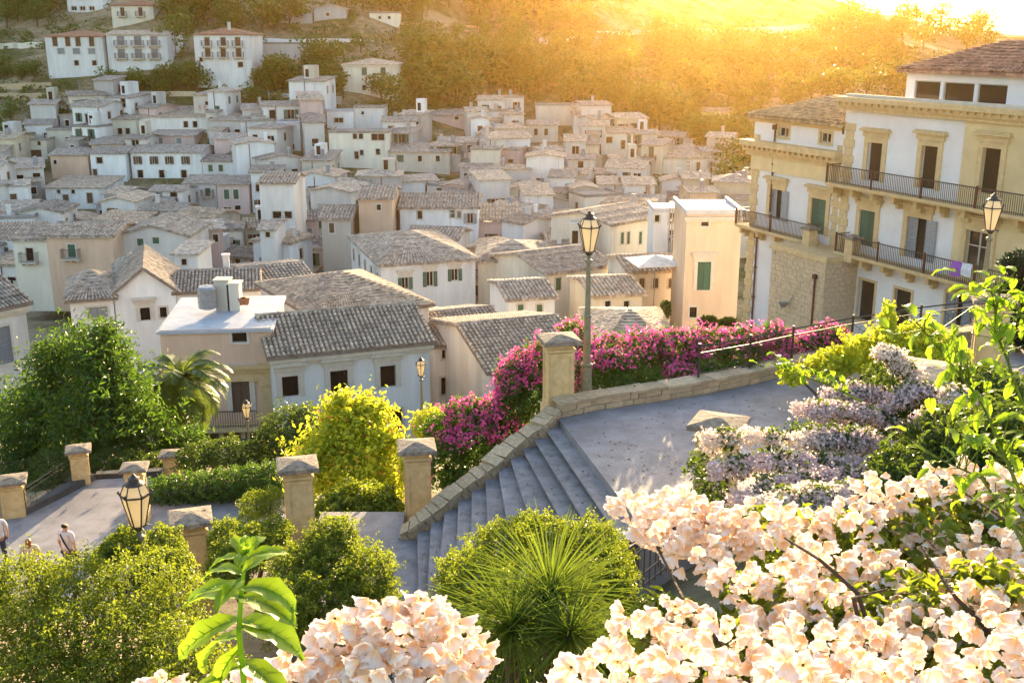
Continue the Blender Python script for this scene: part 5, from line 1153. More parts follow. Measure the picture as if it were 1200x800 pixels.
# scrub as ground cover
P = []
for i in range(5200):
    x = RT.uniform(-40, 1190); y = RT.uniform(0, 150) if x > 300 else RT.uniform(0, 190)
    if x > 1010 and y < 60: continue
    if noise.noise(Vector((x*.02, y*.05, 7))) < -.12 and RT.random() < .85: continue
    dead = False
    for (_, _, _, (bx0, by0, bx1, by1, fD)) in FOOT:
        if fD > 190 and bx0 < x < bx1 and by0 < y < by1+8: dead = True
    if dead or (in_town(x, y+2)): continue
    q = hit(x, y)
    if q: P.append((q, RT.uniform(.5, 1.6)))
blobs_ = [(q.x, q.y, q.z+.2*s, s, s, s*.7) for q, s in P]
o = cloud('scrub', blobs_, 60000, .55, .8, 'lf_hill', None, six=False, kind='stuff', inner=.6); print('scrub', len(P))
def bush(name, blobs, n, L, Wd, mk, lab, cat='shrub', group=None, stems=True, six=True, r0=.05, extra=(), **k):
    xs = [b[0] for b in blobs]; ys = [b[1] for b in blobs]; bx, by = sum(xs)/len(xs), sum(ys)/len(ys); bz = min(b[2]-b[5] for b in blobs)
    r = empty(name, (bx, by, bz), 0, lab, cat, group); bl = [(b[0]-bx, b[1]-by, b[2]-bz, *b[3:]) for b in blobs]
    cloud('foliage', bl, n, L, Wd, mk, r, six=six, kind='stuff', **k)
    if stems:
        b = MB(); rr = random.Random(len(blobs)*7)
        for c in bl: e = Vector(c[:3])+Vector((0, 0, c[5]*.3)); s = Vector((e.x*.5+rr.uniform(-.1, .1), e.y*.5, -.5)); b.tube([s, s.lerp(e, .5)+Vector((rr.uniform(-.08, .08), 0, .0)), e], [r0, r0*.7, r0*.25], 5)
        b.build('stem', M['bark'], r)
    for (nm, mk2, n2, L2, W2, inner2, up2) in extra: cloud(nm, bl, n2, L2, W2, mk2, r, six=True, kind='stuff', inner=inner2, up=up2)
    return r
def B(px, py, D, rx, ry=None, rz_=None):      # ellipsoid from picture centre; rx, rz in picture px
    q = at(px, py, D); m_ = mpp(D, py); rx2 = rx*m_; rz2 = (rz_ if rz_ is not None else rx)*m_
    return (q.x, q.y, q.z, rx2, ry if ry else rx2, rz2)
# big green tree at left with trunk and limbs
bl = [B(60, 470, 42, 48), B(120, 430, 41, 42), B(100, 405, 42, 30), B(140, 455, 41, 33), B(40, 510, 41, 44), B(110, 500, 39, 55), B(170, 510, 40, 42), B(210, 522, 41, 24), B(85, 440, 43, 40), B(140, 470, 40, 40), B(15, 485, 43, 34), B(60, 420, 42, 26), B(135, 412, 42, 20), B(125, 390, 42, 17), B(222, 520, 40.5, 22), B(30, 535, 40, 30)]
tr = empty('broadleaf_tree', at(112, 556, 41), 0, 'large spreading bright green feathery tree in front of the left houses', 'tree'); o0 = tr.location
bl2 = [(b[0]-o0.x, b[1]-o0.y, b[2]-o0.z, *b[3:]) for b in bl]
cloud('crown', bl2, 26000, .25, .30, 'lf_tree', tr, six=True, kind='stuff', inner=.3, lump=.65, freq=4)
b = MB(); branch_tree(b, Vector((0, 0, -2)), Vector((0, 0, 2.6)), .28, bl2, random.Random(3), 16); b.build('trunk', M['bark'], tr)
# palm
def palm(px, py, D, lab):
    q = at(px, py, D); r = empty('palm_tree', (q.x, D, q.z-4.5), 0, lab, 'palm'); b = MB()
    for k in range(22): b.frus(.02*math.sin(k), .02*math.cos(k), 4.5*k/22, 4.5*(k+1)/22+.02, .27, .22, 9, k*.4)
    b.build('trunk', M['bark'], r); rr = random.Random(4)
    for i in range(46):
        az = i*2.399; el = lerp(1.35, -.45, (i/46)**.8)+rr.uniform(-.1, .1); L = rr.uniform(2.2, 2.8); pts = []; p = Vector((0, 0, 4.5)); a = el
        for k in range(9): pts.append(p.copy()); p = p+Vector((math.cos(az)*math.cos(a), math.sin(az)*math.cos(a), math.sin(a)))*(L/8); a -= .2+.02*k
        V = []; Fc = []; side = Vector((-math.sin(az), math.cos(az), 0))
        for k in range(1, 9):
            for sgn in (-1, 1):
                for u in range(4):
                    c = pts[k-1].lerp(pts[k], u/4); d = (pts[k]-pts[k-1]).normalized(); ln = .55*math.sin(math.pi*min(1, (k+u/3)/9.2))**.6+.08; e = c+(side*sgn*.8+d*.7+Vector((0, 0, -.25))).normalized()*ln; j = len(V)
                    V += [c-d*.045, c+d*.045, e+d*.02, e-d*.02]; Fc.append((j, j+1, j+2, j+3))
        m_ = MB(); m_.add(V, Fc); m_.tube(pts, [.03*(1-k/10) for k in range(9)], 4); m_.build('frond', M['palm'], r)
palm(212, 448, 45, 'feather palm with arching fronds between the big tree and the ochre mansion')
# mid-distance shrubs
bush('shrub', [B(338, 505, 38, 32), B(320, 520, 38, 24), B(360, 500, 38, 26), B(345, 530, 37, 30)], 9000, .11, .6, 'lf_dark', 'dark rounded shrub between the hedge and the yellow shrub')
bush('yellow_shrub', [B(410, 510, 27, 30), B(395, 490, 27, 24), B(430, 500, 27, 30), B(380, 530, 26.5, 30), B(440, 540, 26, 34), B(400, 560, 26, 36), B(450, 575, 25.5, 30), B(365, 545, 26, 26), B(425, 478, 27, 16), B(400, 468, 27, 12), B(445, 482, 27, 13), B(455, 515, 26, 18)], 17000, .14, .5, 'lf_yel', 'tall bright yellow shrub with coral blossoms behind the stone pillar', extra=(('blossom', 'red', 260, .10, .8, .93, 0),), lump=.75, freq=4, inner=.35)
bush('shrub', [B(425, 592, 22.6, 42, .7, 26), B(395, 604, 22.3, 30, .6, 20), B(452, 600, 22.2, 22, .5, 22), B(430, 612, 21.9, 36, .4, 14)], 12000, .09, .6, 'lf_hedge', 'low golden-green shrub at the foot of the yellow shrub')
hb = []
for i in range(12): t = i/11; hb.append(B(lerp(182, 322, t), lerp(580, 562, t), 33-0*t, 15, .9, 20))
bush('hedge', hb, 16000, .085, .6, 'lf_tree', 'long clipped green hedge above the kerb left of the pillars', 'hedge')
bush('hedge', [B(125, 542, 37, 22, 1, 14), B(150, 545, 37, 20, 1, 14), B(175, 545, 37, 18, .8, 12), B(230, 535, 36, 24, 1, 16), B(262, 530, 36, 22, 1, 16), B(290, 535, 37, 20, 1, 16)], 11000, .10, .6, 'lf_dark', 'dark hedge under the big green tree', 'hedge')
bush('shrub', [B(60, 548, 36, 26, 1, 20), B(45, 575, 34.5, 18, .6, 14), B(18, 560, 37, 22, 1, 16)], 6000, .10, .5, 'lf_dark', 'tangled dark plants behind the ornate ironwork railing')
bush('flower_bed', [B(480, 545, 24, 12, .5, 30), B(505, 500, 25, 22, .6, 22)], 5000, .08, .6, 'lf_yel', 'yellow-green climbing plants beside the foot of the stairs', 'plants', extra=(('blossom', 'magenta', 300, .05, .9, .9, 0),))
bush('bare_vine', [B(300, 300+290, 24, 20, .5, 16), B(318, 590, 24, 16, .5, 18), B(290, 610, 23, 14, .5, 12)], 3500, .08, .3, 'lf_hedge', 'thin tangled vine left of the pillar by the yellow shrub', 'vine')
# bougainvillea
def bougain(pts, lab, n1, n2, n3=0):
    pts = list(pts)+[(x+4, y+12, D-.9, rx*.8, ry*.7, rz_*.7) for (x, y, D, rx, ry, rz_) in pts if x > 660 and y > 412]
    bl = [B(*p) for p in pts]; xs = [b[0] for b in bl]; bx = sum(xs)/len(xs); by = sum(b[1] for b in bl)/len(bl); bz = min(b[2]-b[5] for b in bl)
    r = empty('bougainvillea', (bx, by, bz), 0, lab, 'bougainvillea', 'bougainvilleas along the terrace'); loc_ = [(b[0]-bx, b[1]-by, b[2]-bz, *b[3:]) for b in bl]
    cloud('foliage', loc_, n1, .075, .65, 'lf_tree', r, kind='stuff', inner=.5, lump=.35)
    P, d = shell(loc_, n2, inner=.8, lump=.35, up=.0)
    zt = np.array([max(q[2]+q[5] for q in loc_ if abs(q[0]-p[0]) < q[3]*1.3) if any(abs(q[0]-p[0]) < q[3]*1.3 for q in loc_) else 0 for p in P]); H_ = np.median(zt)
    dep = zt-P[:, 2]; nz = np.array([noise.noise(Vector((p[0]*1.1, p[1], p[2]*1.1))) for p in P]); keep = dep < .42+nz*1.0+RS_.rand(len(P))*.35
    P = P[keep]+d[keep]*.05; Nn = d[keep]+unit(len(P))*.9; Nn /= np.linalg.norm(Nn, axis=1)[:, None]; v, f = leaves(P, Nn, .065, .85); o = link('blossom', mesh_np('blossom', v, f, M['magenta']), r); o['kind'] = 'stuff'
    b = MB(); rr = random.Random(n1)
    for c in loc_: e = Vector(c[:3]); b.tube([Vector((e.x*.9, e.y, -.6)), Vector((e.x, e.y, e.z*.5)), e], [.035, .025, .01], 5)
    b.build('stem', M['bark'], r)
bougain([(520, 505, 24, 24, .5, 20), (545, 490, 24, 26, .5, 22), (572, 486, 24, 22, .5, 20), (525, 545, 23, 26, .5, 30), (560, 520, 23.5, 30, .6, 30), (588, 505, 23.5, 24, .5, 26), (535, 565, 22.6, 20, .4, 20)], 'bougainvillea sloping beside the lower stairs, deep magenta over green leaves', 13000, 9000)
bougain([(602, 448, 24, 22, .6, 28), (617, 428, 24.5, 20, .6, 20), (625, 465, 23.6, 24, .5, 30), (600, 480, 23.6, 24, .5, 26), (635, 430, 24, 20, .5, 30), (655, 405, 25, 14, .5, 10)], 'bougainvillea heaped left of the tall pillar at the stair top', 10000, 8000)
bougain([(672, 395, 24.8, 20, .6, 18), (680, 430, 24.2, 24, .5, 30), (715, 415, 24.5, 26, .5, 24), (720, 440, 24, 26, .5, 22), (755, 410, 24.8, 26, .5, 22), (755, 435, 24.3, 26, .5, 22)], 'bougainvillea behind the lamp post, bright pink along its top', 12000, 8500)
bougain([(790, 405, 25, 26, .5, 20), (795, 430, 24.8, 26, .5, 20), (830, 402, 25.2, 26, .5, 18), (830, 425, 25, 26, .5, 20), (870, 400, 25.6, 26, .5, 16), (870, 420, 25.3, 26, .5, 18)], 'bougainvillea at the middle of the terrace wall hanging over the railing', 12000, 8500)
bougain([(905, 396, 26, 22, .5, 16), (910, 415, 25.8, 24, .5, 16), (945, 405, 26, 20, .5, 14), (970, 392, 26.3, 22, .5, 12), (985, 405, 26.3, 20, .5, 12), (945, 425, 25.8, 20, .4, 12)], 'bougainvillea at the right end of the terrace wall below the bastion', 9000, 5200)
bush('climbing_shrub', [B(1010, 415, 24, 26, .6, 22), (*B(1050, 405, 23.5, 26, .6, 22),), B(1040, 378, 24, 8, .3, 22), B(1085, 400, 23, 26, .6, 22), B(975, 425, 24, 26, .5, 14), B(930, 440, 22.5, 14, .4, 10), B(1110, 420, 22, 22, .6, 22)], 12000, .10, .6, 'lf_yel', 'yellow-green leafy climber over the railing in front of the palazzo', lump=.5)
bush('pine_tree', [B(1200, 310, 27, 22, .8, 14), B(1185, 345, 27, 14, .6, 12), B(1210, 345, 27, 26, .8, 26), B(1190, 385, 26.5, 16, .7, 20), B(1215, 390, 26.5, 24, .8, 20)], 12000, .16, .16, 'lf_pine', 'dark conifer branches at the right edge beside the lamp post', 'tree')
for i, (px, py) in enumerate(((828, 378), (850, 380))): bush('shrub', [B(px, py, 70, 9, .6, 7), B(px+6, py-3, 70, 6, .5, 5)], 1200, .3, .3, 'lf_tree', ('left', 'right')[i]+' spiky green bush below the peach town house', 'shrub', 'bushes below the peach town house')
bush('shrub', [B(780, 362, 86, 6, .6, 10), B(768, 372, 85, 10, .6, 5)], 1500, .25, .6, 'lf_dark', 'small dark tree in the lane left of the peach town house')
# hedges of the lower left
def grid(pts): return [B(*p) for p in pts]
bush('hedge', grid([(30, 690, 14, 42, .7, 40), (90, 688, 14, 44, .7, 38), (150, 695, 13.8, 44, .7, 40), (205, 705, 13.5, 36, .6, 40), (20, 745, 13, 40, .7, 40), (80, 750, 12.8, 50, .7, 44), (150, 755, 12.6, 46, .7, 44), (205, 765, 12.2, 40, .6, 42), (-30, 700, 13.6, 40, .7, 44), (40, 800, 12, 60, .7, 40), (130, 808, 11.8, 60, .7, 40), (230, 800, 11.6, 50, .7, 50)]), 52000, .048, .55, 'lf_hedge', 'big loose hedge of tiny sunlit leaves filling the lower left corner', 'hedge', lump=.3, freq=4, inner=.5)
bush('shrub', grid([(145, 640, 15.4, 22, .5, 20), (190, 640, 16.2, 24, .5, 22), (205, 665, 15, 20, .5, 20), (120, 655, 15, 14, .4, 12), (180, 665, 14.6, 24, .5, 18)]), 15000, .05, .55, 'lf_hedge', 'bush around the base of the near lantern post')
bush('shrub', grid([(290, 640, 18, 34, .6, 24), (262, 630, 18.5, 18, .5, 20), (320, 625, 18.6, 22, .5, 18), (270, 665, 17.4, 30, .6, 24)]), 15000, .055, .5, 'lf_hedge', 'shrub between the weathered pillar and the yellow-shrub pillar')
bush('shrub', grid([(390, 655, 15, 42, .7, 34), (350, 670, 14.6, 36, .6, 34), (430, 675, 14.4, 34, .6, 30), (385, 705, 14, 52, .7, 34), (340, 715, 13.6, 40, .6, 34), (440, 712, 14, 32, .6, 26), (390, 630, 15.2, 28, .5, 22)]), 42000, .05, .5, 'lf_hedge', 'rounded yellow-green shrub of fine leaves below the yellow shrub', lump=.3, freq=4)
bush('shrub', grid([(548, 674, 11.4, 36, .5, 24), (590, 640, 12.4, 40, .5, 26), (640, 632, 12.8, 36, .5, 24), (690, 640, 12.6, 40, .5, 30), (712, 675, 12, 30, .5, 34), (560, 690, 11, 44, .5, 34), (700, 690, 11.6, 40, .5, 34), (620, 620, 13, 20, .4, 16), (728, 655, 12.8, 16, .4, 16)]), 46000, .040, .5, 'lf_hedge', 'frothy yellow-green shrub spilling before the stairs behind the spiky plant', lump=.3, freq=4)
bush('shrub', grid([(600, 770, 9.4, 80, .6, 40), (520, 760, 9.4, 50, .5, 40), (690, 760, 9.6, 60, .5, 36), (770, 730, 11.5, 50, .5, 24)]), 20000, .05, .5, 'lf_dark', 'dark undergrowth beneath the spiky plant')
# spiky rosette plant: every blade an object up to the limit
def blade_mesh(i):
    def f():
        rr = random.Random(i); L = rr.uniform(.62, .82); cv = rr.uniform(.1, .55); V = []; n = 6
        for k in range(n+1):
            t = k/n; x = L*t; z = L*(-cv*t*t*.5); w = .011*(1-t)**.6+.0012; V += [(x, -w, z+.003), (x, 0, z-.003), (x, w, z+.003)]
        b = MB(); b.add(V, [(3*k+j, 3*k+j+1, 3*k+j+4, 3*k+j+3) for k in range(n) for j in (0, 1)]); return b.mesh('leaf', M['blade'])
    return cached(('bl', i), f)
def spiky(px, py, D, n, sc, lab, up=1.0):
    q = at(px, py, D); r = empty('spiky_plant', q, 0, lab, 'spiky plant', 'spiky rosette plants'); rr = random.Random(n)
    for i in range(n):
        az = i*2.399+rr.uniform(-.1, .1); el = math.asin(lerp(.98, -.45, (i+.5)/n))+rr.uniform(-.08, .08)
        link('leaf', blade_mesh(i % 9), r, (0, 0, rr.uniform(-.05, .05)), (0, -el, az), (sc*rr.uniform(.85, 1.1),)*3)
    b = MB(); b.tube([(0, 0, -1.4), (0, 0, .02)], [.07, .06], 8); b.build('trunk', M['bark'], r)
spiky(645, 700, 8.9, 280, 1.12, 'largest spiky rosette plant with long thin blades in the bottom middle')
spiky(600, 735, 8.5, 220, .95, 'spiky rosette plant low at the left of the larger rosette')
spiky(668, 745, 8.3, 200, .85, 'small dark spiky rosette under the right side of the larger one')
# ---------------------------------------------------------------- lilac blossom shrub at the right
def lilac_shrub():
    arms = [((1150, 560), (930, 500), (830, 515), 10, 9.2), ((1120, 575), (960, 520), (840, 550), 9.6, 8.9), ((1100, 580), (1000, 530), (870, 585), 9.4, 8.6), ((1100, 590), (980, 560), (900, 590), 9, 8.2), ((1080, 520), (1010, 470), (945, 480), 10.6, 10.2),
            ((1080, 500), (1020, 440), (975, 465), 11, 10.8), ((1090, 470), (1060, 420), (1035, 412), 11.4, 11), ((1120, 480), (1080, 440), (1050, 470), 10.8, 10.5), ((1160, 520), (1110, 490), (1085, 492), 9.8, 9.4), ((1150, 480), (1110, 450), (1120, 470), 10.6, 10.3), ((1060, 540), (1010, 500), (960, 515), 9.8, 9.6), ((1060, 560), (960, 590), (910, 610), 8.8, 8.0)]
    root = empty('lilac_blossom_shrub', at(1130, 600, 9.4), 0, 'arching shrub of small lilac and pale pink blossom sprays left of the wide capped pillar', 'flowering shrub'); O = root.location.copy()
    fol = []; rr = random.Random(2)
    for j, (a, c, e, D0, D1) in enumerate(arms):
        pa, pc, pe = at(*a, D0), at(*c, (D0+D1)/2), at(*e, D1); pts = []
        for k in range(11): t = k/10; pts.append(pa*(1-t)**2+pc*2*t*(1-t)+pe*t*t-O)
        b = MB(); b.tube(pts, [.02*(1-k/13) for k in range(11)], 5); b.build('branch', M['twig'], root)
        bl = [(*p, .12+.04*math.sin(k*1.7+j), .12, .075) for k, p in enumerate(pts) if k > 2]
        bl += [(p[0]+rr.uniform(-.15, .15), p[1]+rr.uniform(-.1, .1), p[2]-rr.uniform(.05, .16), .09, .1, .08) for k, p in enumerate(pts) if k > 3 and k % 3 == 0]
        cloud('blossom_spray', bl, 4600, .028, .9, 'lilac' if j % 3 else 'lilac_pale', root, kind='stuff', inner=.55, lump=.5, freq=5)
        fol += [(*p, .13, .13, .12) for k, p in enumerate(pts) if k % 2]
        fol += [(p[0], p[1]+.1, p[2]-.3, .2, .2, .16) for k, p in enumerate(pts) if k % 3 == 1]
    cloud('foliage', fol, 17000, .055, .5, 'lf_dark', root, kind='stuff', inner=.3)
lilac_shrub()
bush('shrub', grid([(1130, 520, 9, 60, .6, 40), (1080, 560, 8.6, 60, .5, 30), (1180, 520, 8.6, 50, .5, 50), (1160, 450, 11, 40, .5, 20), (1010, 600, 8.6, 60, .4, 20)]), 14000, .06, .5, 'lf_dark', 'dark shaded foliage under the lilac sprays at the right')
# ---------------------------------------------------------------- big foreground leaves
def leaf_mesh(i, wd=.50, curl=1.0):
    def f():
        rr = random.Random(i); V = []; Fc = []; n = 8; c = rr.uniform(.5, 1.2)*curl; tw = rr.uniform(-.5, .5); p = Vector((0, 0, 0)); a = rr.uniform(.1, .3)
        for k in range(n+1):
            t = k/n; w = wd*.5*math.sin(math.pi*min(1, t*.93+.05))**.75*(1-.25*t)+.004; 
            if k == n: w = .004
            s = Vector((0, math.cos(tw*t), math.sin(tw*t))); nn = Vector((-math.sin(a), 0, math.cos(a))); wave = .03*math.sin(k*2.3+i)
            V += [p-s*w+nn*(.28*w+wave), p-s*w*.5+nn*.12*w, p, p+s*w*.5+nn*.12*w, p+s*w+nn*(.28*w-wave)]
            p = p+Vector((math.cos(a), 0, math.sin(a)))/n; a -= c/n*1.3
        for k in range(n):
            for j in range(4): Fc.append((5*k+j, 5*k+j+1, 5*k+j+6, 5*k+j+5))
        for k in range(1, n):
            for sg in (0, 4):
                c0, e0 = V[5*k+2], V[5*k+sg+(5 if k < n-1 else 0)]; e0 = c0.lerp(e0, .8); up = Vector((0, 0, .012)); j0 = len(V); V += [c0+up, c0+up+Vector((.02, 0, 0)), e0+up]; Fc.append((j0, j0+1, j0+2, j0+2))
        mr_ = [V[5*k+2]+Vector((0, 0, .006)) for k in range(n+1)]
        for k in range(n): j0 = len(V); w0 = .02*(1-k/n)+.004; V += [mr_[k]+Vector((0, -w0, 0)), mr_[k]+Vector((0, w0, 0)), mr_[k+1]+Vector((0, w0*.8, .0)), mr_[k+1]+Vector((0, -w0*.8, 0))]; Fc.append((j0, j0+1, j0+2, j0+3))
        return mesh_np('leaf', [tuple(v) for v in V], Fc, M['lf_near'], True)
    return cached(('lf', i, wd, curl), f)
def sprout():
    st = [(288, 850, 1.75), (286, 800, 1.75), (280, 740, 1.76), (283, 690, 1.78), (288, 650, 1.8)]; pts = [at(*s) for s in st]; O = pts[0]
    r = empty('leafy_shoot', O, 0, 'bright backlit leafy shoot with large pointed leaves standing at bottom left', 'plant'); b = MB(); b.tube([p-O for p in pts], [.006, .0055, .005, .0042, .003], 8); b.build('stem', M['lf_near'], r)
    spec = [((284, 690), 190, .15, .12, 0), ((284, 700), 172, -.15, .12, 1), ((284, 690), -12, .20, .12, 2), ((282, 700), -25, -.05, .13, 3), ((281, 725), 205, -.25, .13, 4), ((280, 735), -10, -.15, .14, 5), ((280, 745), 165, -.45, .13, 6), ((282, 775), -30, -.35, .14, 7), ((283, 780), 195, -.35, .13, 8), ((281, 730), 20, -.4, .12, 1), ((281, 760), 225, -.6, .12, 2),
            ((287, 655), 190, .25, .075, 2), ((287, 655), 10, .25, .08, 3), ((288, 652), 130, .5, .06, 4), ((288, 652), 60, .55, .06, 5), ((288, 650), 270, .4, .06, 6), ((288, 650), 300, .9, .045, 1), ((288, 650), 100, 1.0, .045, 0), ((284, 680), 250, .0, .09, 8), ((285, 670), 40, .25, .09, 7), ((284, 672), 170, .15, .09, 0)]
    for (pp, az, el, L, i) in spec: link('leaf', leaf_mesh(i), r, at(*pp, 1.77)-O, (0, -el, R(az)), (L*1.0,)*3)
sprout()
def leafy_branch(name, pts, Ls, n, lab, seed, group=None, thick=.008):
    P = [at(*p) for p in pts]; O = P[0]; r = empty(name, O, 0, lab, 'branch' if 'branch' in name else 'plant', group); b = MB(); b.tube([p-O for p in P], [thick*(1-.75*k/(len(P)-1)) for k in range(len(P))], 6); rr = random.Random(seed)
    tw = []
    for i in range(n):
        t = rr.uniform(.12, 1)**.8*(len(P)-1); k = min(int(t), len(P)-2); p = P[k].lerp(P[k+1], t-k)-O; az = rr.uniform(0, 6.28); ln = rr.uniform(.02, .2)*(1 if i % 3 else .2); q = p+Vector((math.cos(az)*ln, math.sin(az)*ln*.6, rr.uniform(-.02, .12)))
        b.tube([p, q], [.0025, .0015], 4); link('leaf', leaf_mesh(rr.randrange(9), .5), r, q, (rr.uniform(-.4, .4), rr.uniform(-.4, .9), rr.uniform(0, 6.28)), (rr.uniform(*Ls),)*3)
    b.build('stem', M['lf_hedge'], r)
leafy_branch('leafy_branch', [(1205, 600, 3.6), (1180, 540, 3.7), (1150, 470, 3.8), (1110, 420, 3.9), (1078, 382, 4.0)], (.05, .10), 70, 'long bright green leafy branch arching from the right edge toward the palazzo', 1)
leafy_branch('leafy_branch', [(1230, 560, 3.9), (1200, 480, 4.0), (1180, 420, 4.1), (1165, 385, 4.2), (1172, 340, 4.2)], (.06, .11), 60, 'upright bright leafy branch at the right edge in front of the conifer', 2)
leafy_branch('leafy_branch', [(1225, 690, 3.2), (1190, 620, 3.3), (1150, 560, 3.4), (1085, 530, 3.5)], (.05, .09), 34, 'leafy branch rising out of the peach-white flowers at right', 3)
leafy_branch('leafy_branch', [(1240, 420, 4.6), (1210, 390, 4.6), (1190, 360, 4.6), (1150, 352, 4.6)], (.05, .09), 44, 'sunlit leaf tuft at the right edge below the dark conifer', 4)
leafy_branch('leafy_branch', [(1215, 560, 4.6), (1150, 520, 4.8), (1110, 500, 4.9)], (.04, .08), 36, 'small leaf tuft between the lilac sprays and the peach-white flowers', 5)
leafy_branch('leafy_branch', [(1010, 470, 9.5), (970, 450, 9.6), (930, 438, 9.7), (905, 426, 9.8)], (.08, .13), 46, 'thin yellow-green spray reaching left over the terrace paving', 6, thick=.012)
# ---------------------------------------------------------------- peach-white flowers
def flower_np(i):
    rr = random.Random(i+70); V = []; Fc = []; tip = []; cl_ = rr.uniform(.75, 1.15)
    for p in range(5):
        a0 = p*2*math.pi/5+rr.uniform(-.12, .12); L = rr.uniform(.9, 1.12); ru = rr.uniform(0, 6); op = rr.uniform(.8, 1.25)*cl_
        base = len(V); rows, cols = 7, 6
        for k in range(rows):
            v = k/(rows-1)
            for j in range(cols):
                u = j/(cols-1)*2-1; wd = (.30+.62*math.sin(math.pi*min(.62, v*.62+.12)))*(1-.42*max(0, v-.7)/.3); ang = a0+u*wd
                rad = .10+.50*math.sin(min(1.0, v*1.25)*math.pi/2)*(.9+.1*cl_)+.30*op*max(0, v-.62)**1.0/.38*.8+.07*math.sin(ru+u*4.5)*v+.05*(p % 2)*v
                z = .15-1.15*L*v**.9+.20*op*max(0, v-.75)/.25+.07*math.sin(ru*1.7+u*6)*v*v-.10*abs(u)**2*(v > .8)*-1
                V.append((rad*math.cos(ang), rad*math.sin(ang), z)); tip.append(v)
        for k in range(rows-1):
            for j in range(cols-1): q = base+k*cols+j; Fc.append((q, q+1, q+cols+1, q+cols))
    return np.array(V), np.array(Fc), np.array(tip)
FN = [flower_np(i) for i in range(8)]
FM = [mesh_np('flower', *FN[i][:2], M['petal'], True, FN[i][2]) for i in range(8)]
def flower_shrub(lab, clusters, fr, nper, maxobj, seed, cr, branches=()):
    rr = random.Random(seed); O = clusters[0][0].copy(); root = empty('flowering_shrub', O, 0, lab, 'flowering shrub', 'peach-white flowering shrubs'); insts = []
    tw = MB()
    for (c, s) in clusters:
        for k in range(nper):
            z = lerp(.95, -.55, (k+.5)/nper); az = k*2.399+rr.uniform(-.3, .3); h = math.sqrt(max(0, 1-z*z)); d = Vector((h*math.cos(az), h*math.sin(az), z))
            p = c+Vector((d.x*cr*s, d.y*cr*s, d.z*cr*s*.75-.0*cr))*rr.uniform(.72, 1.05); m_ = (d*.75+Vector((0, 0, -.85))+Vector((rr.uniform(-.3, .3), rr.uniform(-.3, .3), rr.uniform(-.3, .3)))).normalized()
            if z > .6: m_ = Vector((d.x+rr.uniform(-.5, .5), d.y-.5, -.35)).normalized()
            q = (-m_).to_track_quat('Z', 'Y'); insts.append((p-O, q, fr*rr.uniform(.65, 1.25), rr.randrange(8)))
            if k % 3 == 0 and z < .2: tw.tube([c-O-Vector((0, 0, cr*s*.1)), p-O], [.0014, .0009], 3)
    insts.sort(key=lambda t: (t[0]+O).y)
    for (p, q, s, k) in insts[:maxobj]:
        o = link('flower', FM[k], root); o.location = p; o.rotation_mode = 'QUATERNION'; o.rotation_quaternion = q; o.scale = (s, s, s)
    rest = insts[maxobj:]
    if rest:
        Vs, Fs, Ts = [], [], []; n = 0
        for (p, q, s, k) in rest:
            v, f, t = FN[k]; Rm = np.array(q.to_matrix()); Vs.append(v @ Rm.T*s+np.array(p)); Fs.append(f+n); Ts.append(t); n += len(v)
        o = link('blossom_mass', mesh_np('blossom_mass', np.concatenate(Vs), np.concatenate(Fs), M['petal'], True, np.concatenate(Ts)), root); o['kind'] = 'stuff'
    for br in branches:
        P = [at(*b)-O for b in br]; tw.tube(P, [.011*(1-.6*k/(len(P)-1)) for k in range(len(P))], 6)
    tw.build('twigs', M['twig'], root, kind='stuff'); return root
rr = random.Random(8)
def topedge(x): return pl([(640, 850), (670, 740), (700, 700), (735, 578), (760, 570), (800, 575), (850, 580), (900, 572), (960, 598), (1000, 578), (1050, 548), (1100, 528), (1150, 515), (1200, 505), (1300, 500)], x)
def botgap(x, y):   # the dark pocket between the upper spray and the lower mass at the left
    return (x < 868 and lerp(622, 655, (x-740)/120) < y < 715) or (x < 735 and y < 760) or (x < 862 and y > 655 and y < 672+max(0, (860-x))*.12 and x > 700) or (x < 760 and 600 < y < 690 and x < 740)
cl = []; tries = 0
while len(cl) < 74 and tries < 6000:
    tries += 1; x = rr.uniform(650, 1250); y = rr.uniform(560, 840)
    if y < topedge(x)+16 or botgap(x, y-10): continue
    if x < 740 and y < 720: continue
    D = lerp(4.3, 2.55, min(1, max(0, (y-590)/210)))+rr.uniform(-.15, .15)
    if any(abs(x-a)*1.0+abs(y-b_)*1.25 < 50+18*(y-600)/200 for a, b_ in cl): continue
    cl.append((x, y)); 
cl += [(812, 598), (772, 618), (845, 622)]
CL = [(at(x, y, lerp(4.3, 2.55, min(1, max(0, (y-590)/210)))+rr.uniform(-.12, .12)), rr.uniform(.8, 1.15)) for x, y in cl]
flower_shrub('large shrub heavy with drooping peach-white bell flowers filling the lower right corner', CL, .035, 25, 295, 1, .105, [((1060, 860, 3.0), (1030, 770, 3.1), (1005, 695, 3.2), (960, 655, 3.3), (920, 630, 3.5)), ((1030, 830, 3.1), (1000, 700, 3.15), (1040, 690, 3.1)), ((1200, 780, 3), (1120, 700, 3.2), (1080, 640, 3.5)), ((900, 850, 3), (850, 760, 3.1), (800, 700, 3.4), (770, 640, 3.9)), ((1250, 680, 3.3), (1180, 610, 3.7), (1120, 570, 4))])
CL = [(at(x, y, D), s) for x, y, D, s in ((470, 735, 2.3, 1.0), (425, 760, 2.25, 1), (520, 755, 2.25, 1), (395, 745, 2.35, .7), (450, 790, 2.15, 1), (515, 800, 2.15, 1.05), (545, 770, 2.3, .8), (395, 800, 2.2, 1), (500, 718, 2.4, .7), (440, 725, 2.35, .8), (340, 790, 2.2, .8))]
flower_shrub('peach-white bell flower head at the bottom centre edge', CL, .030, 23, 250, 2, .080, [((470, 900, 2.3), (468, 800, 2.3), (470, 735, 2.3))])
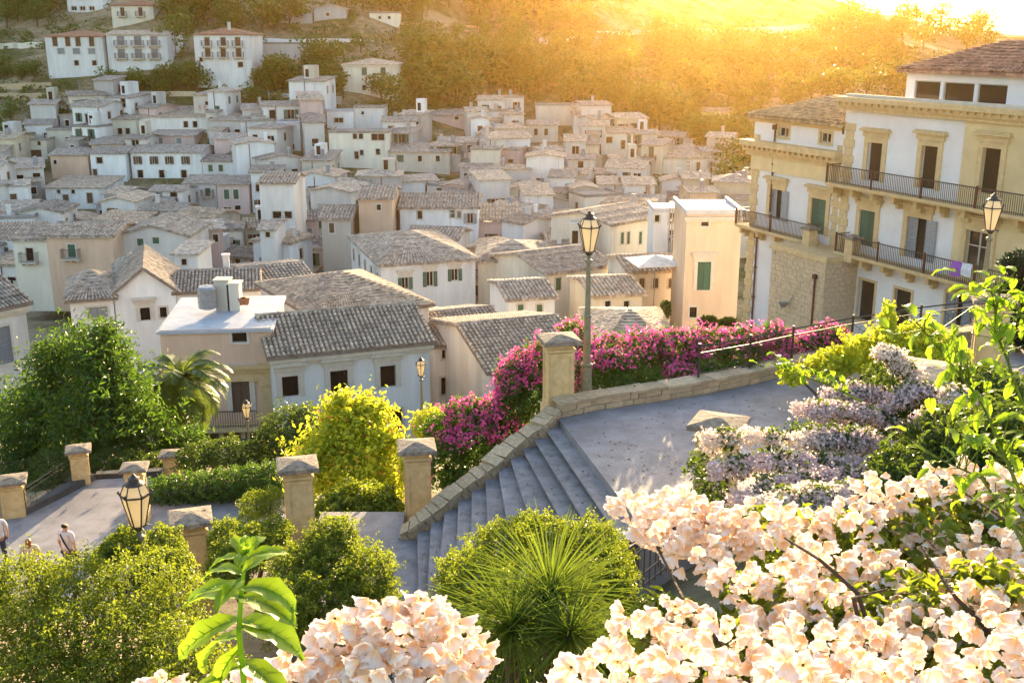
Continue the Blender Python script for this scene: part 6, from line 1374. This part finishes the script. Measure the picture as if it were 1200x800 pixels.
CL = [(at(x, y, D), s) for x, y, D, s in ((190, 812, 2.3, .8), (240, 822, 2.2, .8), (310, 800, 2.25, .8), (160, 835, 2.3, .9))]
flower_shrub('small peach-white flower cluster behind the leafy shoot at the bottom left', CL, .029, 20, 80, 3, .072, [((240, 900, 2.3), (240, 822, 2.3))])
fb = [B(x, y, D, 60, .3, 40) for x, y, D in ((800, 790, 3.4), (925, 640, 4.3), (1000, 650, 4.1), (1100, 630, 4.1), (1190, 620, 4.1), (800, 760, 3.3), (900, 740, 3.4), (1000, 740, 3.3), (1100, 730, 3.3), (1190, 720, 3.3), (850, 830, 2.9), (1000, 830, 2.9), (1150, 830, 2.9))]
bush('foliage_mass', fb, 7000, .06, .5, 'lf_hedge', 'green leaves and stems between the peach-white flowers at lower right', 'foliage', r0=.012)

# fallen petals and leaves on the terrace and the stairs
Pp = []; 
for i in range(700):
    x, y = RT.uniform(0.5, 9), RT.uniform(16.2, 23.5)
    if x > .9+(22-y)*.25 and y < 22.2+(x-1)*.28: Pp.append((x, y, .006))
for k in range(1, 12):
    for i in range(16):
        t, u = RT.random()**.7, RT.random(); a = fp[k-1].lerp(fp[k], RT.uniform(.1, .8)); c = npts[k-1].lerp(npts[k], .5); q = a.lerp(c, t); Pp.append((q.x, q.y, -RS*k+.006))
Pp = np.array(Pp); Nn = np.tile(np.array([[0., 0., 1.]]), (len(Pp), 1))+RS_.normal(size=(len(Pp), 3))*.15
v, fc = leaves(Pp, Nn, .055, .6); o = link('fallen_leaves', mesh_np('fallen_leaves', v, fc, M['dryleaf'])); o['kind'] = 'stuff'
# ---------------------------------------------------------------- air
def haze():
    m = bpy.data.materials.new('haze_air'); m.use_nodes = True; t = m.node_tree; t.nodes.clear()
    o = t.nodes.new('ShaderNodeOutputMaterial'); v = t.nodes.new('ShaderNodeVolumePrincipled'); v.inputs['Color'].default_value = (1, .58, .18, 1)
    v.inputs['Density'].default_value = .000085; v.inputs['Anisotropy'].default_value = .85
    t.links.new(v.outputs[0], o.inputs['Volume'])
    b = MB(); b.box(-1500, 1500, -90, 1600, -150, 125); h = b.build('haze', m, None); h['kind'] = 'stuff'
haze()
